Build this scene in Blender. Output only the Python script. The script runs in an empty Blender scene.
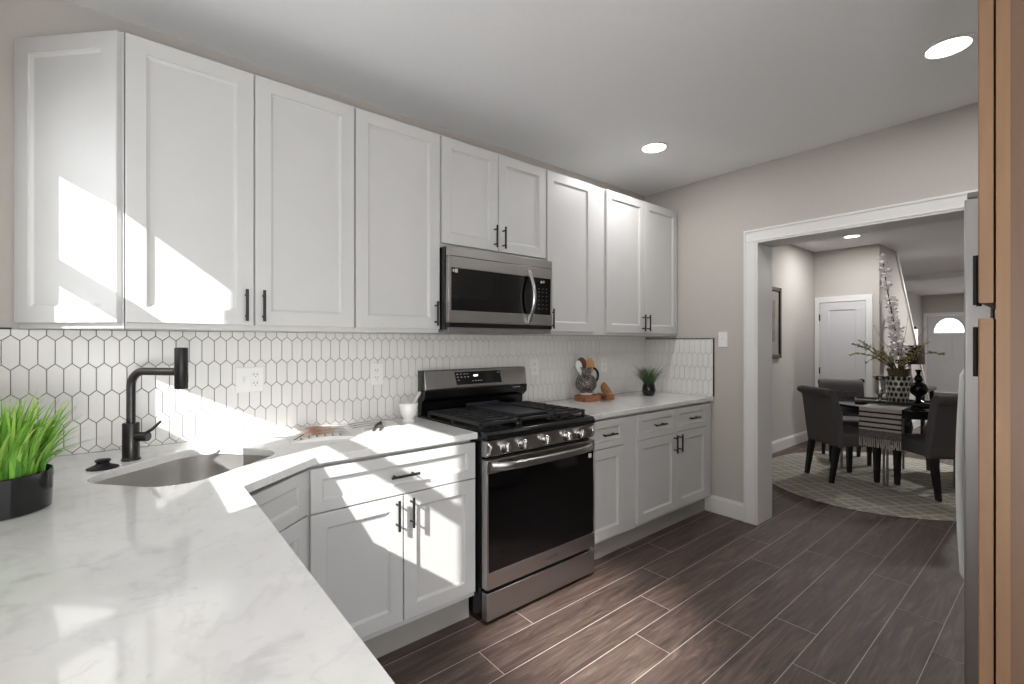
import bpy, bmesh, math, random
from mathutils import Vector, Matrix
R = math.radians
scene = bpy.context.scene
COL = scene.collection

# ------------------------------------------------------------------ camera
cd = bpy.data.cameras.new('camera')
cd.sensor_fit = 'HORIZONTAL'; cd.sensor_width = 36.0
cd.lens = 464.6 * 36.0 / 1024.0
cd.clip_start = 0.02; cd.clip_end = 100
cam = bpy.data.objects.new('camera', cd); COL.objects.link(cam)
cam.location = (-0.2, -2.4584, 1.3459)
cam.rotation_euler = (R(90), 0, R(50.52 - 90))
scene.camera = cam

# ------------------------------------------------------------------ world, sun, exposure
w = bpy.data.worlds.new('world'); scene.world = w; w.use_nodes = True
bg = w.node_tree.nodes['Background']
bg.inputs[0].default_value = (0.955, 0.978, 1.0, 1); bg.inputs[1].default_value = 1.7
SUN_DIR = Vector((1, 0.48, -0.766)).normalized()
sl = bpy.data.lights.new('sun', 'SUN'); sl.energy = 6.0; sl.angle = R(0.55); sl.color = (1, 0.98, 0.95)
so = bpy.data.objects.new('sun', sl); COL.objects.link(so)
so.rotation_euler = SUN_DIR.to_track_quat('-Z', 'Y').to_euler(); so.location = (-6, -4, 5)
scene.view_settings.view_transform = 'Standard'
scene.view_settings.look = 'None'
scene.view_settings.gamma = 1
scene.view_settings.use_curve_mapping = False
scene.view_settings.exposure = 0.79
scene.cycles.diffuse_bounces = 8
scene.cycles.max_bounces = 12

CAN_POWER = 4      # kitchen recessed lights, W
FILL_LAMP = 24     # W, unseen lamp added for fill
DIN_POWER = 10       # dining recessed light, W

# ------------------------------------------------------------------ helpers: materials
def lin(c):
    c /= 255.0
    return c / 12.92 if c <= 0.04045 else ((c + 0.055) / 1.055) ** 2.4
def rgb(r, g, b): return (lin(r), lin(g), lin(b), 1)

class NT:
    def __init__(s, name):
        s.m = bpy.data.materials.new(name); s.m.use_nodes = True
        s.t = s.m.node_tree; s.b = s.t.nodes['Principled BSDF']
    def n(s, typ, **kw):
        nd = s.t.nodes.new(typ)
        for k, v in kw.items():
            if k.startswith('i_'):
                key = k[2:]; key = int(key) if key.isdigit() else key
                nd.inputs[key].default_value = v
            else: setattr(nd, k, v)
        return nd
    def l(s, a, b): s.t.links.new(a, b)
    def math(s, op, a, b=None, c=None):
        nd = s.n('ShaderNodeMath', operation=op)
        for i, v in enumerate((a, b, c)):
            if v is None: continue
            if isinstance(v, (int, float)): nd.inputs[i].default_value = v
            else: s.l(v, nd.inputs[i])
        return nd.outputs[0]
    def coord(s): return s.n('ShaderNodeTexCoord').outputs['Object']
    def mapped(s, scale=(1, 1, 1), rot=(0, 0, 0)):
        mp = s.n('ShaderNodeMapping'); mp.inputs['Scale'].default_value = scale; mp.inputs['Rotation'].default_value = rot
        s.l(s.coord(), mp.inputs['Vector']); return mp.outputs[0]
    def noise(s, vec, scale, detail=3, rough=0.5, dist=0):
        nd = s.n('ShaderNodeTexNoise'); nd.inputs['Scale'].default_value = scale
        nd.inputs['Detail'].default_value = detail; nd.inputs['Roughness'].default_value = rough
        nd.inputs['Distortion'].default_value = dist
        s.l(vec, nd.inputs['Vector']); return nd.outputs['Fac']
    def ramp(s, fac, stops):
        nd = s.n('ShaderNodeValToRGB'); e = nd.color_ramp.elements
        e[0].position, e[0].color = stops[0]; e[1].position, e[1].color = stops[-1]
        for p, c in stops[1:-1]:
            x = e.new(p); x.color = c
        s.l(fac, nd.inputs[0]); return nd.outputs[0]
    def mix(s, fac, a, b, mode='MIX'):
        nd = s.n('ShaderNodeMix', data_type='RGBA', blend_type=mode)
        for i, v in ((0, fac), (6, a), (7, b)):
            if isinstance(v, (int, float)): nd.inputs[i].default_value = v
            elif isinstance(v, tuple): nd.inputs[i].default_value = v
            else: s.l(v, nd.inputs[i])
        return nd.outputs[2]
    def bump(s, h, strength, dist=0.002):
        nd = s.n('ShaderNodeBump'); nd.inputs['Strength'].default_value = strength; nd.inputs['Distance'].default_value = dist
        s.l(h, nd.inputs['Height']); s.l(nd.outputs[0], s.b.inputs['Normal'])
    def set(s, col=None, rough=None, metal=None, spec=None):
        if col is not None:
            if isinstance(col, tuple): s.b.inputs['Base Color'].default_value = col
            else: s.l(col, s.b.inputs['Base Color'])
        if rough is not None:
            if isinstance(rough, (int, float)): s.b.inputs['Roughness'].default_value = rough
            else: s.l(rough, s.b.inputs['Roughness'])
        if metal is not None: s.b.inputs['Metallic'].default_value = metal
        if spec is not None: s.b.inputs['Specular IOR Level'].default_value = spec
        return s

def plain(name, col, rough=0.5, metal=0.0, var=0.05, scale=30, bump=0.0, spec=None):
    t = NT(name); v = t.noise(t.coord(), scale, 3)
    lo = tuple(c * (1 - var) for c in col[:3]) + (1,); hi = tuple(min(1, c * (1 + var)) for c in col[:3]) + (1,)
    t.set(t.ramp(v, [(0.3, lo), (0.7, hi)]), rough, metal, spec)
    if bump: t.bump(v, bump)
    return t.m
def emit(name, col, strength):
    t = NT(name); t.set(col, 0.5)
    t.b.inputs['Emission Color'].default_value = col; t.b.inputs['Emission Strength'].default_value = strength
    return t.m

M = {}
M['wall'] = plain('wall_paint', rgb(194, 189, 183), 0.75, var=0.015, scale=60, bump=0.03)
M['ceiling'] = plain('ceiling_paint', rgb(238, 239, 240), 0.85, var=0.01, scale=50, bump=0.03)
M['trim'] = plain('white_trim_paint', rgb(232, 231, 229), 0.35, var=0.01)
M['cabinet'] = plain('cabinet_paint', rgb(205, 205, 204), 0.38, var=0.012, scale=8)
M['cab_in'] = plain('cabinet_shadow_gap', rgb(150, 147, 142), 0.6, var=0.02)
M['black'] = plain('matte_black_metal', rgb(30, 29, 29), 0.42, 0.2, var=0.1)
M['faucet'] = plain('gunmetal_black', rgb(66, 65, 64), 0.34, 0.85, var=0.08)
M['gloss_black'] = plain('glossy_black_glaze', rgb(20, 20, 21), 0.12, var=0.1)
M['glass_black'] = plain('black_oven_glass', rgb(9, 9, 10), 0.06, var=0.1)
M['enamel'] = plain('black_enamel', rgb(14, 14, 15), 0.2, var=0.1)
M['iron'] = plain('cast_iron', rgb(40, 40, 41), 0.5, 0.1, var=0.2, scale=90, bump=0.15)
M['griddle'] = plain('griddle_coating', rgb(52, 53, 58), 0.45, 0.3, var=0.06)
M['plastic_white'] = plain('white_plastic', rgb(238, 238, 236), 0.35, var=0.01)
M['slot'] = plain('dark_slot', rgb(70, 70, 70), 0.6)
M['ceramic'] = plain('white_ceramic', rgb(240, 239, 236), 0.2, var=0.01)
M['pestle'] = plain('grey_white_stone', rgb(205, 203, 200), 0.4, var=0.05)
M['tile'] = plain('white_glazed_tile', rgb(232, 231, 228), 0.27, var=0.012, scale=12)
M['grout'] = plain('grey_grout', rgb(112, 109, 105), 0.9, var=0.05)
M['soil'] = plain('dark_soil', rgb(50, 40, 32), 0.9, var=0.3, scale=120, bump=0.4)
M['lamp_on'] = emit('lit_lens', (1, 0.97, 0.93, 1), 6)
M['display'] = emit('lit_display', (0.9, 0.95, 1, 1), 1.5)
M['marking'] = plain('pale_print', rgb(190, 190, 188), 0.5)
M['marking_dark'] = plain('dark_print', rgb(60, 58, 56), 0.5)
M['fab'] = plain('charcoal_upholstery', rgb(98, 96, 96), 0.9, var=0.12, scale=250, bump=0.2)
M['black_wood'] = plain('black_stained_wood', rgb(24, 22, 22), 0.35, var=0.15)
M['grey_metal'] = plain('brushed_grey_metal', rgb(150, 148, 145), 0.35, 0.7, var=0.06)
M['silver'] = plain('mercury_silver', rgb(200, 198, 195), 0.18, 0.9, var=0.12, scale=60)
M['table_top'] = plain('charcoal_table_top', rgb(58, 55, 54), 0.22, var=0.1)
M['terracotta'] = plain('brown_liner', rgb(110, 98, 76), 0.8, var=0.15)
M['shade'] = plain('dark_brown_shade', rgb(52, 42, 36), 0.7, var=0.1)
M['petal'] = plain('white_petals', rgb(240, 238, 236), 0.6, var=0.02)
M['bark'] = plain('brown_twig', rgb(92, 78, 58), 0.8, var=0.2)
M['bark_dark'] = plain('dark_twig', rgb(48, 42, 38), 0.8, var=0.2)
M['leaf_dull'] = plain('olive_buds', rgb(196, 192, 132), 0.6, var=0.2)
M['door_paint'] = plain('door_paint', rgb(214, 214, 216), 0.4, var=0.01)
M['dark_frame'] = plain('dark_wood_frame', rgb(72, 62, 54), 0.45, var=0.15)
M['print'] = plain('framed_print', rgb(158, 152, 142), 0.5, var=0.12, scale=6)
M['paper'] = plain('white_paper', rgb(240, 238, 234), 0.5, var=0.01)
M['orange_print'] = plain('orange_print', rgb(222, 142, 82), 0.5, var=0.3, scale=120)
M['brown_print'] = plain('brown_print', rgb(96, 54, 34), 0.5, var=0.3, scale=90)
M['brass'] = plain('hinge_metal', rgb(60, 58, 55), 0.4, 0.6)
M['led'] = emit('lantern_glow', (1, 0.95, 0.88, 1), 2.2)
M['dark_glass'] = plain('dark_smoked_glass', rgb(26, 26, 28), 0.08, 0.2, var=0.1)

def stainless(name, col, rough, axis):
    t = NT(name); sc = [400, 400, 400]; sc[axis] = 3
    v = t.noise(t.mapped(tuple(sc)), 1.0, 2)
    t.set(t.ramp(v, [(0.3, tuple(c * 0.93 for c in col[:3]) + (1,)), (0.7, col)]), t.math('MULTIPLY_ADD', v, 0.08, rough - 0.04), 1.0)
    return t.m
M['steel'] = stainless('brushed_stainless', rgb(184, 182, 180), 0.3, 0)
M['steel_bright'] = stainless('polished_stainless', rgb(205, 203, 200), 0.2, 0)
M['steel_sink'] = plain('sink_stainless', rgb(205, 203, 200), 0.33, 0.85, var=0.03, scale=6)
M['steel_fridge'] = stainless('fridge_stainless', rgb(196, 196, 198), 0.35, 2)

def mk_marble():
    t = NT('white_quartz'); co = t.coord()
    blot = t.noise(co, 9, 6, 0.6, 0.3)
    base = t.ramp(blot, [(0.30, rgb(206, 206, 206)), (0.42, rgb(222, 222, 221)), (0.7, rgb(228, 228, 227))])
    sm = t.noise(t.mapped((1, 1.6, 1), (0, 0, 0.5)), 22, 4, 0.6, 0.6)
    spots = t.ramp(sm, [(0.27, (1, 1, 1, 1)), (0.38, (0, 0, 0, 1))])
    base = t.mix(t.math('MULTIPLY', spots, 0.35), base, rgb(186, 187, 189))
    wv = t.noise(t.mapped((1, 1, 1), (0, 0, 0.7)), 2.2, 5, 0.55, 1.2)
    line = t.math('SUBTRACT', 1.0, t.math('MULTIPLY', t.math('ABSOLUTE', t.math('SUBTRACT', wv, 0.5)), 55), )
    line = t.math('MULTIPLY', t.math('MAXIMUM', line, 0.0), 0.16)
    col = t.mix(line, base, rgb(176, 176, 178))
    t.set(col, 0.06); return t.m
M['quartz'] = mk_marble()

def mk_floor():
    t = NT('dark_wood_plank_tile')
    at = t.n('ShaderNodeAttribute', attribute_name='rnd', attribute_type='GEOMETRY')
    rnd = at.outputs['Fac']
    sep = t.n('ShaderNodeSeparateXYZ'); t.l(t.coord(), sep.inputs[0])
    cmb = t.n('ShaderNodeCombineXYZ')
    t.l(t.math('ADD', t.math('MULTIPLY', sep.outputs[0], 1.6), t.math('MULTIPLY', rnd, 60)), cmb.inputs[0])
    t.l(t.math('MULTIPLY', sep.outputs[1], 15), cmb.inputs[1]); t.l(t.math('MULTIPLY', rnd, 31), cmb.inputs[2])
    g1 = t.noise(cmb.outputs[0], 1.5, 8, 0.68, 1.3)
    cmb2 = t.n('ShaderNodeCombineXYZ')
    t.l(t.math('ADD', t.math('MULTIPLY', sep.outputs[0], 5), t.math('MULTIPLY', rnd, 80)), cmb2.inputs[0])
    t.l(t.math('MULTIPLY', sep.outputs[1], 120), cmb2.inputs[1])
    g2 = t.noise(cmb2.outputs[0], 1.0, 3, 0.6, 0.4)
    f = t.math('ADD', t.math('MULTIPLY', g1, 0.75), t.math('MULTIPLY', g2, 0.25))
    c = t.ramp(f, [(0.30, rgb(46, 36, 32)), (0.44, rgb(72, 58, 52)), (0.56, rgb(94, 78, 70)), (0.70, rgb(126, 108, 97))])
    tint = t.math('MULTIPLY_ADD', rnd, 0.35, 0.80)
    cmb3 = t.n('ShaderNodeCombineXYZ')
    for i in range(3): t.l(tint, cmb3.inputs[i])
    c = t.mix(1.0, c, cmb3.outputs[0], 'MULTIPLY')
    t.set(c, t.math('MULTIPLY_ADD', g2, 0.2, 0.42)); t.bump(f, 0.25, 0.001)
    return t.m
M['floor'] = mk_floor()
M['toe'] = plain('toe_kick_grey', rgb(160, 157, 152), 0.5, var=0.02)  # darker grey than the cabinet fronts
M['floor_grout'] = plain('pale_floor_grout', rgb(190, 182, 176), 0.9, var=0.05)

def mk_wood(name, c0, c1, axis=0, rough=0.5, sc=14):
    t = NT(name); s = [sc * 3] * 3; s[axis] = sc * 0.25
    v = t.noise(t.mapped(tuple(s)), 1, 5, 0.6, 1.0)
    t.set(t.ramp(v, [(0.3, c0), (0.7, c1)]), rough); t.bump(v, 0.1, 0.001); return t.m
M['maple'] = mk_wood('maple_edge', rgb(122, 94, 68), rgb(136, 106, 78), 2, 0.5, 6)
M['maple_dark'] = mk_wood('maple_veneer_side', rgb(100, 78, 62), rgb(110, 86, 69), 2, 0.5, 4)
M['board'] = mk_wood('reddish_board_wood', rgb(104, 58, 34), rgb(178, 116, 72), 0, 0.5, 16)
M['bowl'] = mk_wood('olive_bowl_wood', rgb(120, 78, 44), rgb(176, 128, 80), 0, 0.35, 20)
M['spoon'] = mk_wood('light_spoon_wood', rgb(186, 132, 78), rgb(208, 158, 104), 2, 0.5, 20)
M['spoon_dark'] = mk_wood('dark_spoon_wood', rgb(84, 42, 28), rgb(116, 62, 42), 2, 0.5, 20)

def mk_grass(name, c0, c1, c2):
    t = NT(name)
    at = t.n('ShaderNodeAttribute', attribute_name='rnd', attribute_type='GEOMETRY')
    t.set(t.ramp(at.outputs['Fac'], [(0, c0), (0.5, c1), (1, c2)]), 0.42)
    t.b.inputs['Subsurface Weight'].default_value = 0.0
    return t.m
M['grass'] = mk_grass('bright_green_blades', rgb(60, 116, 34), rgb(122, 178, 62), rgb(190, 216, 120))
M['grass_dark'] = mk_grass('dark_green_blades', rgb(32, 56, 26), rgb(56, 84, 40), rgb(84, 108, 58))

def mk_pitcher():
    t = NT('hammered_grey_glaze')
    vo = t.n('ShaderNodeTexVoronoi', feature='F1'); vo.inputs['Scale'].default_value = 125
    t.l(t.coord(), vo.inputs['Vector'])
    d = vo.outputs['Distance']
    t.set(t.ramp(d, [(0.12, rgb(214, 208, 200)), (0.34, rgb(140, 132, 126)), (0.6, rgb(72, 66, 64))]), 0.3, 0.3); t.bump(d, 0.5, 0.002)
    return t.m
M['pitcher'] = mk_pitcher()

def mk_rug():
    t = NT('sage_lattice_rug')
    sep = t.n('ShaderNodeSeparateXYZ'); t.l(t.mapped((1, 1, 1), (0, 0, R(33))), sep.inputs[0])
    wob = t.math('MULTIPLY', t.noise(t.coord(), 40, 2), 0.02)
    def lines(v, per, w):
        f = t.math('FRACT', t.math('DIVIDE', t.math('ADD', v, wob), per))
        return t.math('LESS_THAN', t.math('ABSOLUTE', t.math('SUBTRACT', f, 0.5)), w)
    a = lines(sep.outputs[0], 0.21, 0.06); b = lines(sep.outputs[1], 0.21, 0.06)
    a2 = lines(t.math('ADD', sep.outputs[0], 0.105), 0.21, 0.04); b2 = lines(sep.outputs[1], 0.07, 0.1)
    l = t.math('MAXIMUM', t.math('MAXIMUM', a, b), t.math('MAXIMUM', a2, t.math('MULTIPLY', b2, 0.5)))
    base = t.ramp(t.noise(t.coord(), 90, 3), [(0.3, rgb(152, 148, 134)), (0.7, rgb(176, 172, 158))])
    t.set(t.mix(t.math('MULTIPLY', l, 0.7), base, rgb(212, 208, 196)), 0.95)
    t.bump(l, 0.4, 0.004); return t.m
M['rug'] = mk_rug()

def mk_runner():
    t = NT('black_white_striped_weave')
    sep = t.n('ShaderNodeSeparateXYZ'); t.l(t.coord(), sep.inputs[0])
    # distance along the cloth: x over the top, then z down the drop
    z = t.math('ADD', sep.outputs[2], 0.738)
    f = t.math('FRACT', t.math('DIVIDE', z, 0.046))
    st = t.math('LESS_THAN', f, 0.36)
    st = t.math('MULTIPLY', st, t.math('GREATER_THAN', z, 0.545))
    st = t.math('MULTIPLY', st, t.math('LESS_THAN', z, 0.728))
    weave = t.noise(t.mapped((260, 260, 260)), 1.0, 2)
    lower = t.math('LESS_THAN', z, 0.535)
    pale = t.ramp(weave, [(0.35, rgb(158, 152, 148)), (0.65, rgb(224, 219, 213))])
    dark = t.ramp(weave, [(0.35, rgb(34, 32, 32)), (0.65, rgb(60, 57, 56))])
    mid = t.ramp(weave, [(0.4, rgb(64, 60, 62)), (0.62, rgb(150, 144, 144))])
    c = t.mix(st, pale, dark); c = t.mix(lower, c, mid)
    t.set(c, 0.95); t.bump(weave, 0.3, 0.002); return t.m
M['runner'] = mk_runner()

def mk_lattice():
    t = NT('black_silver_lattice')
    sep = t.n('ShaderNodeSeparateXYZ'); t.l(t.coord(), sep.inputs[0])
    ang = t.math('ARCTAN2', sep.outputs[1], sep.outputs[0])
    u = t.math('MULTIPLY', ang, 14 / (2 * math.pi)); v = t.math('DIVIDE', sep.outputs[2], 0.052)
    row = t.math('FLOOR', v)
    fu = t.math('SUBTRACT', t.math('FRACT', t.math('ADD', u, t.math('MULTIPLY', row, 0.5))), 0.5)
    fv = t.math('SUBTRACT', t.math('FRACT', v), 0.5)
    d = t.math('SQRT', t.math('ADD', t.math('MULTIPLY', fu, fu), t.math('MULTIPLY', fv, fv)))
    inside = t.math('LESS_THAN', d, 0.37)
    t.set(t.mix(inside, rgb(222, 219, 214), rgb(50, 48, 50)), 0.3, 0.2); return t.m
M['lattice'] = mk_lattice()

# ------------------------------------------------------------------ helpers: geometry
class MB:
    def __init__(s): s.bm = bmesh.new()
    def quad(s, *pts):
        vs = [s.bm.verts.new(p) for p in pts]
        return s.bm.faces.new(vs)
    def box(s, x0, x1, y0, y1, z0, z1):
        x0, x1 = min(x0, x1), max(x0, x1); y0, y1 = min(y0, y1), max(y0, y1); z0, z1 = min(z0, z1), max(z0, z1)
        v = [s.bm.verts.new(p) for p in ((x0,y0,z0),(x1,y0,z0),(x1,y1,z0),(x0,y1,z0),(x0,y0,z1),(x1,y0,z1),(x1,y1,z1),(x0,y1,z1))]
        for f in ((0,3,2,1),(4,5,6,7),(0,1,5,4),(1,2,6,5),(2,3,7,6),(3,0,4,7)): s.bm.faces.new([v[i] for i in f])
        return s
    def obox(s, o, a, b, c):
        """box from corner o with edge vectors a, b, c"""
        o, a, b, c = map(Vector, (o, a, b, c))
        v = [s.bm.verts.new(p) for p in (o, o+a, o+a+b, o+b, o+c, o+a+c, o+a+b+c, o+b+c)]
        fs = [s.bm.faces.new([v[i] for i in f]) for f in ((0,3,2,1),(4,5,6,7),(0,1,5,4),(1,2,6,5),(2,3,7,6),(3,0,4,7))]
        if a.cross(b).dot(c) < 0: bmesh.ops.reverse_faces(s.bm, faces=fs)
        return s
    def prism(s, poly, z0, z1):
        """poly of (x, y), counter-clockwise"""
        lo = [s.bm.verts.new((x, y, z0)) for x, y in poly]; hi = [s.bm.verts.new((x, y, z1)) for x, y in poly]
        n = len(poly)
        s.bm.faces.new(hi); s.bm.faces.new(lo[::-1])
        for i in range(n): s.bm.faces.new((lo[i], lo[(i+1) % n], hi[(i+1) % n], hi[i]))
        return s
    def extr(s, pts, vec):
        """planar polygon pts (3-D) extruded by vec"""
        vec = Vector(vec); lo = [s.bm.verts.new(p) for p in pts]; hi = [s.bm.verts.new(Vector(p) + vec) for p in pts]
        n = len(pts); fs = [s.bm.faces.new(hi), s.bm.faces.new(lo[::-1])]
        for i in range(n): fs.append(s.bm.faces.new((lo[i], lo[(i+1) % n], hi[(i+1) % n], hi[i])))
        bmesh.ops.recalc_face_normals(s.bm, faces=fs)
        return s
    def holed(s, outer, holes, z0, z1):
        """flat slab with holes"""
        loops = [outer] + holes; fs = []; tops = []
        for z, up in ((z1, True), (z0, False)):
            es = []; vl = []
            for lp in loops:
                vs = [s.bm.verts.new((x, y, z)) for x, y in lp]; vl.append(vs)
                es += [s.bm.edges.new((vs[i], vs[(i+1) % len(vs)])) for i in range(len(vs))]
            r = bmesh.ops.triangle_fill(s.bm, use_beauty=True, use_dissolve=False, edges=es, normal=(0, 0, 1 if up else -1))
            fs += [g for g in r['geom'] if isinstance(g, bmesh.types.BMFace)]; tops.append(vl)
        for a, b in zip(*tops):
            for i in range(len(a)): fs.append(s.bm.faces.new((b[i], b[(i+1) % len(a)], a[(i+1) % len(a)], a[i])))
        bmesh.ops.recalc_face_normals(s.bm, faces=fs)
        return s
    def lathe(s, prof, c=(0, 0, 0), seg=32, sx=1, sy=1, mat=None, cap=True):
        c = Vector(c); rings = []; fs = []
        for r, z in prof:
            if r < 1e-6: rings.append([s.bm.verts.new(c + Vector((0, 0, z)))])
            else: rings.append([s.bm.verts.new(c + Vector((r * sx * math.cos(2*math.pi*i/seg), r * sy * math.sin(2*math.pi*i/seg), z))) for i in range(seg)])
        for a, b in zip(rings, rings[1:]):
            for i in range(seg):
                j = (i + 1) % seg
                if len(a) == 1 and len(b) == 1: continue
                if len(a) == 1: fs.append(s.bm.faces.new((a[0], b[j], b[i])))
                elif len(b) == 1: fs.append(s.bm.faces.new((a[i], a[j], b[0])))
                else: fs.append(s.bm.faces.new((a[i], a[j], b[j], b[i])))
        if cap and len(rings[0]) > 1: fs.append(s.bm.faces.new(rings[0][::-1]))
        if cap and len(rings[-1]) > 1: fs.append(s.bm.faces.new(rings[-1]))
        bmesh.ops.recalc_face_normals(s.bm, faces=fs)
        if mat is not None:
            vs = {v for f in fs for v in f.verts}
            bmesh.ops.transform(s.bm, matrix=mat, verts=list(vs))
        return s
    def tube(s, pts, r, seg=10, caps=True):
        pts = [Vector(p) for p in pts]; rs = r if isinstance(r, (list, tuple)) else [r] * len(pts)
        rings = []; up = None; fs = []
        for i, p in enumerate(pts):
            d = (pts[min(i+1, len(pts)-1)] - pts[max(i-1, 0)]).normalized()
            if up is None:
                up = Vector((0, 0, 1)) if abs(d.z) < 0.9 else Vector((1, 0, 0))
            a = d.cross(up).normalized(); up = a.cross(d).normalized()
            rings.append([s.bm.verts.new(p + rs[i] * (math.cos(2*math.pi*k/seg) * a + math.sin(2*math.pi*k/seg) * up)) for k in range(seg)])
        for a, b in zip(rings, rings[1:]):
            for k in range(seg): fs.append(s.bm.faces.new((a[k], a[(k+1) % seg], b[(k+1) % seg], b[k])))
        if caps: fs.append(s.bm.faces.new(rings[0][::-1])); fs.append(s.bm.faces.new(rings[-1]))
        bmesh.ops.recalc_face_normals(s.bm, faces=fs)
        return s
    def cyl(s, a, b, r, seg=20): return s.tube([a, b], r, seg)
    def ball(s, c, r, seg=12, sz=1.0):
        return s.lathe([(r * math.sin(math.pi * i / 8), -r * sz * math.cos(math.pi * i / 8)) for i in range(9)], c, seg)

WL = {}
def wl(o): return WL.get(o.name, Vector((0, 0, 0))) if o else Vector((0, 0, 0))
def build(mb, name, mat, parent=None, bev=0.0, seg=2, smooth=True, angle=40, org=None, kind=None):
    me = bpy.data.meshes.new(name)
    off = wl(parent) if parent else (Vector(org) if org else Vector((0, 0, 0)))
    if off.length: bmesh.ops.translate(mb.bm, vec=-off, verts=mb.bm.verts[:])
    mb.bm.normal_update(); mb.bm.to_mesh(me); mb.bm.free()
    me.materials.append(mat)
    o = bpy.data.objects.new(name, me); COL.objects.link(o)
    if parent: o.parent = parent
    else: o.location = off
    WL[o.name] = off
    if smooth:
        me.shade_smooth(); me.set_sharp_from_angle(angle=R(angle))
    if bev:
        b = o.modifiers.new('bevel', 'BEVEL'); b.width = bev; b.segments = seg; b.limit_method = 'ANGLE'; b.angle_limit = R(35); b.harden_normals = False
    if kind: o['kind'] = kind
    return o
def thing(name, loc, label, cat, group=None):
    o = bpy.data.objects.new(name, None); COL.objects.link(o); o.location = loc
    o.empty_display_size = 0.1; WL[o.name] = Vector(loc)
    return tag(o, label, cat, group)
def tag(o, label, cat, group=None):
    o['label'] = label; o['category'] = cat
    if group: o['group'] = group
    return o
def struct(name, loc=(0, 0, 0)):
    o = bpy.data.objects.new(name, None); COL.objects.link(o); o.location = loc; WL[o.name] = Vector(loc); o['kind'] = 'structure'
    return o
def attr_faces(o, vals):
    a = o.data.attributes.new('rnd', 'FLOAT', 'FACE')
    for i, v in enumerate(vals): a.data[i].value = v
def copy_tree(o, parent=None):
    c = o.copy(); COL.objects.link(c); c.parent = parent
    for ch in list(o.children): copy_tree(ch, c)
    return c

def clip_poly(poly, n, d):
    """keep points with n.p >= d"""
    out = []
    for i in range(len(poly)):
        p, q = poly[i], poly[(i+1) % len(poly)]
        a = n[0]*p[0] + n[1]*p[1] - d; b = n[0]*q[0] + n[1]*q[1] - d
        if a >= 0: out.append(p)
        if (a >= 0) != (b >= 0):
            t = a / (a - b); out.append((p[0] + t*(q[0]-p[0]), p[1] + t*(q[1]-p[1])))
    return out
def inset(poly, w):
    r = list(poly)
    for i in range(len(poly)):
        p, q = poly[i], poly[(i+1) % len(poly)]
        ex, ey = q[0]-p[0], q[1]-p[1]; L = math.hypot(ex, ey)
        if L < 1e-6: continue
        n = (-ey/L, ex/L); r = clip_poly(r, n, n[0]*p[0] + n[1]*p[1] + w)
        if len(r) < 3: return []
    return r

# ------------------------------------------------------------------ the kitchen shell
XW, XF, XD = -0.60, 3.371, 3.59       # left wall, doorway wall (kitchen face), its dining face
YN = -2.97                            # wall behind the fridge and pantry
HK, HD = 2.653, 2.61

def make_floor():
    mb = MB(); vals = []; rng = random.Random(5); P = 0.1785; g = 0.0016; L = 1.19
    k = -4
    phase = {0: 0.972, 1: 1.895, 2: 1.602, -1: 1.29, 4: 2.24, 5: 1.945, 6: 2.80}
    for k in range(-7, 23):
        y1 = -0.81 - P * k; y0 = y1 - P
        x = (phase[k] if k in phase else rng.uniform(0, L)); x -= L * math.ceil((x + 0.8) / L)
        while x < 17:
            a, b = max(x, -0.7), min(x + L, 16.9)
            if b - a > 0.01:
                mb.quad((a+g, y0+g, 0), (b-g, y0+g, 0), (b-g, y1-g, 0), (a+g, y1-g, 0)); vals.append(rng.random())
            x += L
    o = build(mb, 'floor', M['floor'], smooth=False, kind='structure'); attr_faces(o, vals)
    mb = MB(); mb.box(-0.8, 17.0, -4.7, 0.4, -0.06, -0.0012)
    build(mb, 'floor_grout', M['floor_grout'], smooth=False, kind='structure')
make_floor()

mb = MB(); mb.box(-0.75, XD, YN - 0.15, 0.15, HK, HK + 0.1); build(mb, 'ceiling', M['ceiling'], kind='structure', smooth=False)
mb = MB(); mb.box(-0.75, XD, 0, 0.15, -0.05, HK); build(mb, 'wall_rear', M['wall'], kind='structure', smooth=False)
mb = MB(); NX0, NX1, NZ0, NZ1 = -0.40, 1.12, 0.03, 2.20  # opening behind the camera, added to bring in fill light
mb.box(-0.75, NX0, YN - 0.15, YN, -0.05, HK); mb.box(NX1, XF, YN - 0.15, YN, -0.05, HK); mb.box(NX0, NX1, YN - 0.15, YN, -0.05, NZ0); mb.box(NX0, NX1, YN - 0.15, YN, NZ1, HK)
build(mb, 'wall_near', M['wall'], kind='structure', smooth=False)
# doorway wall
mb = MB(); mb.box(XF, XD, -0.963, 0, -0.05, HK); mb.box(XF, XD, -2.45, -0.963, 2.085, HK); mb.box(XF, XD, YN - 0.15, -2.45, -0.05, HK)
build(mb, 'wall_right', M['wall'], kind='structure', smooth=False)
# left wall with the twin window over the counter
WY0, WY1, WZ0, WZ1 = -1.47, -0.17, 1.31, 2.21
mb = MB()
mb.box(-0.75, XW, YN, WY0, -0.05, HK); mb.box(-0.75, XW, WY1, 0, -0.05, HK)
mb.box(-0.75, XW, WY0, WY1, -0.05, WZ0); mb.box(-0.75, XW, WY0, WY1, WZ1, HK)
build(mb, 'wall_left', M['wall'], kind='structure', smooth=False)
def make_window():
    w = struct('window_1', (XW, -0.82, WZ0))
    a, b = -0.63, -0.60
    mb = MB()
    mb.box(a, b, WY0, -1.40, WZ0, WZ1); mb.box(a, b, -0.96, -0.673, WZ0, WZ1); mb.box(a, b, -0.246, WY1, WZ0, WZ1)
    for y0, y1 in ((-1.40, -0.96), (-0.673, -0.246)):
        mb.box(a, b, y0, y1, WZ0, 1.372); mb.box(a, b, y0, y1, 2.136, WZ1)
    build(mb, 'window_frame', M['trim'], w, bev=0.002)
    for y0, y1 in ((-1.40, -0.96), (-0.673, -0.246)):
        mb = MB(); mb.box(a, b, y0, y1, 1.725, 1.801); build(mb, 'meeting_rail', M['trim'], w, bev=0.002)
make_window()

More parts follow.
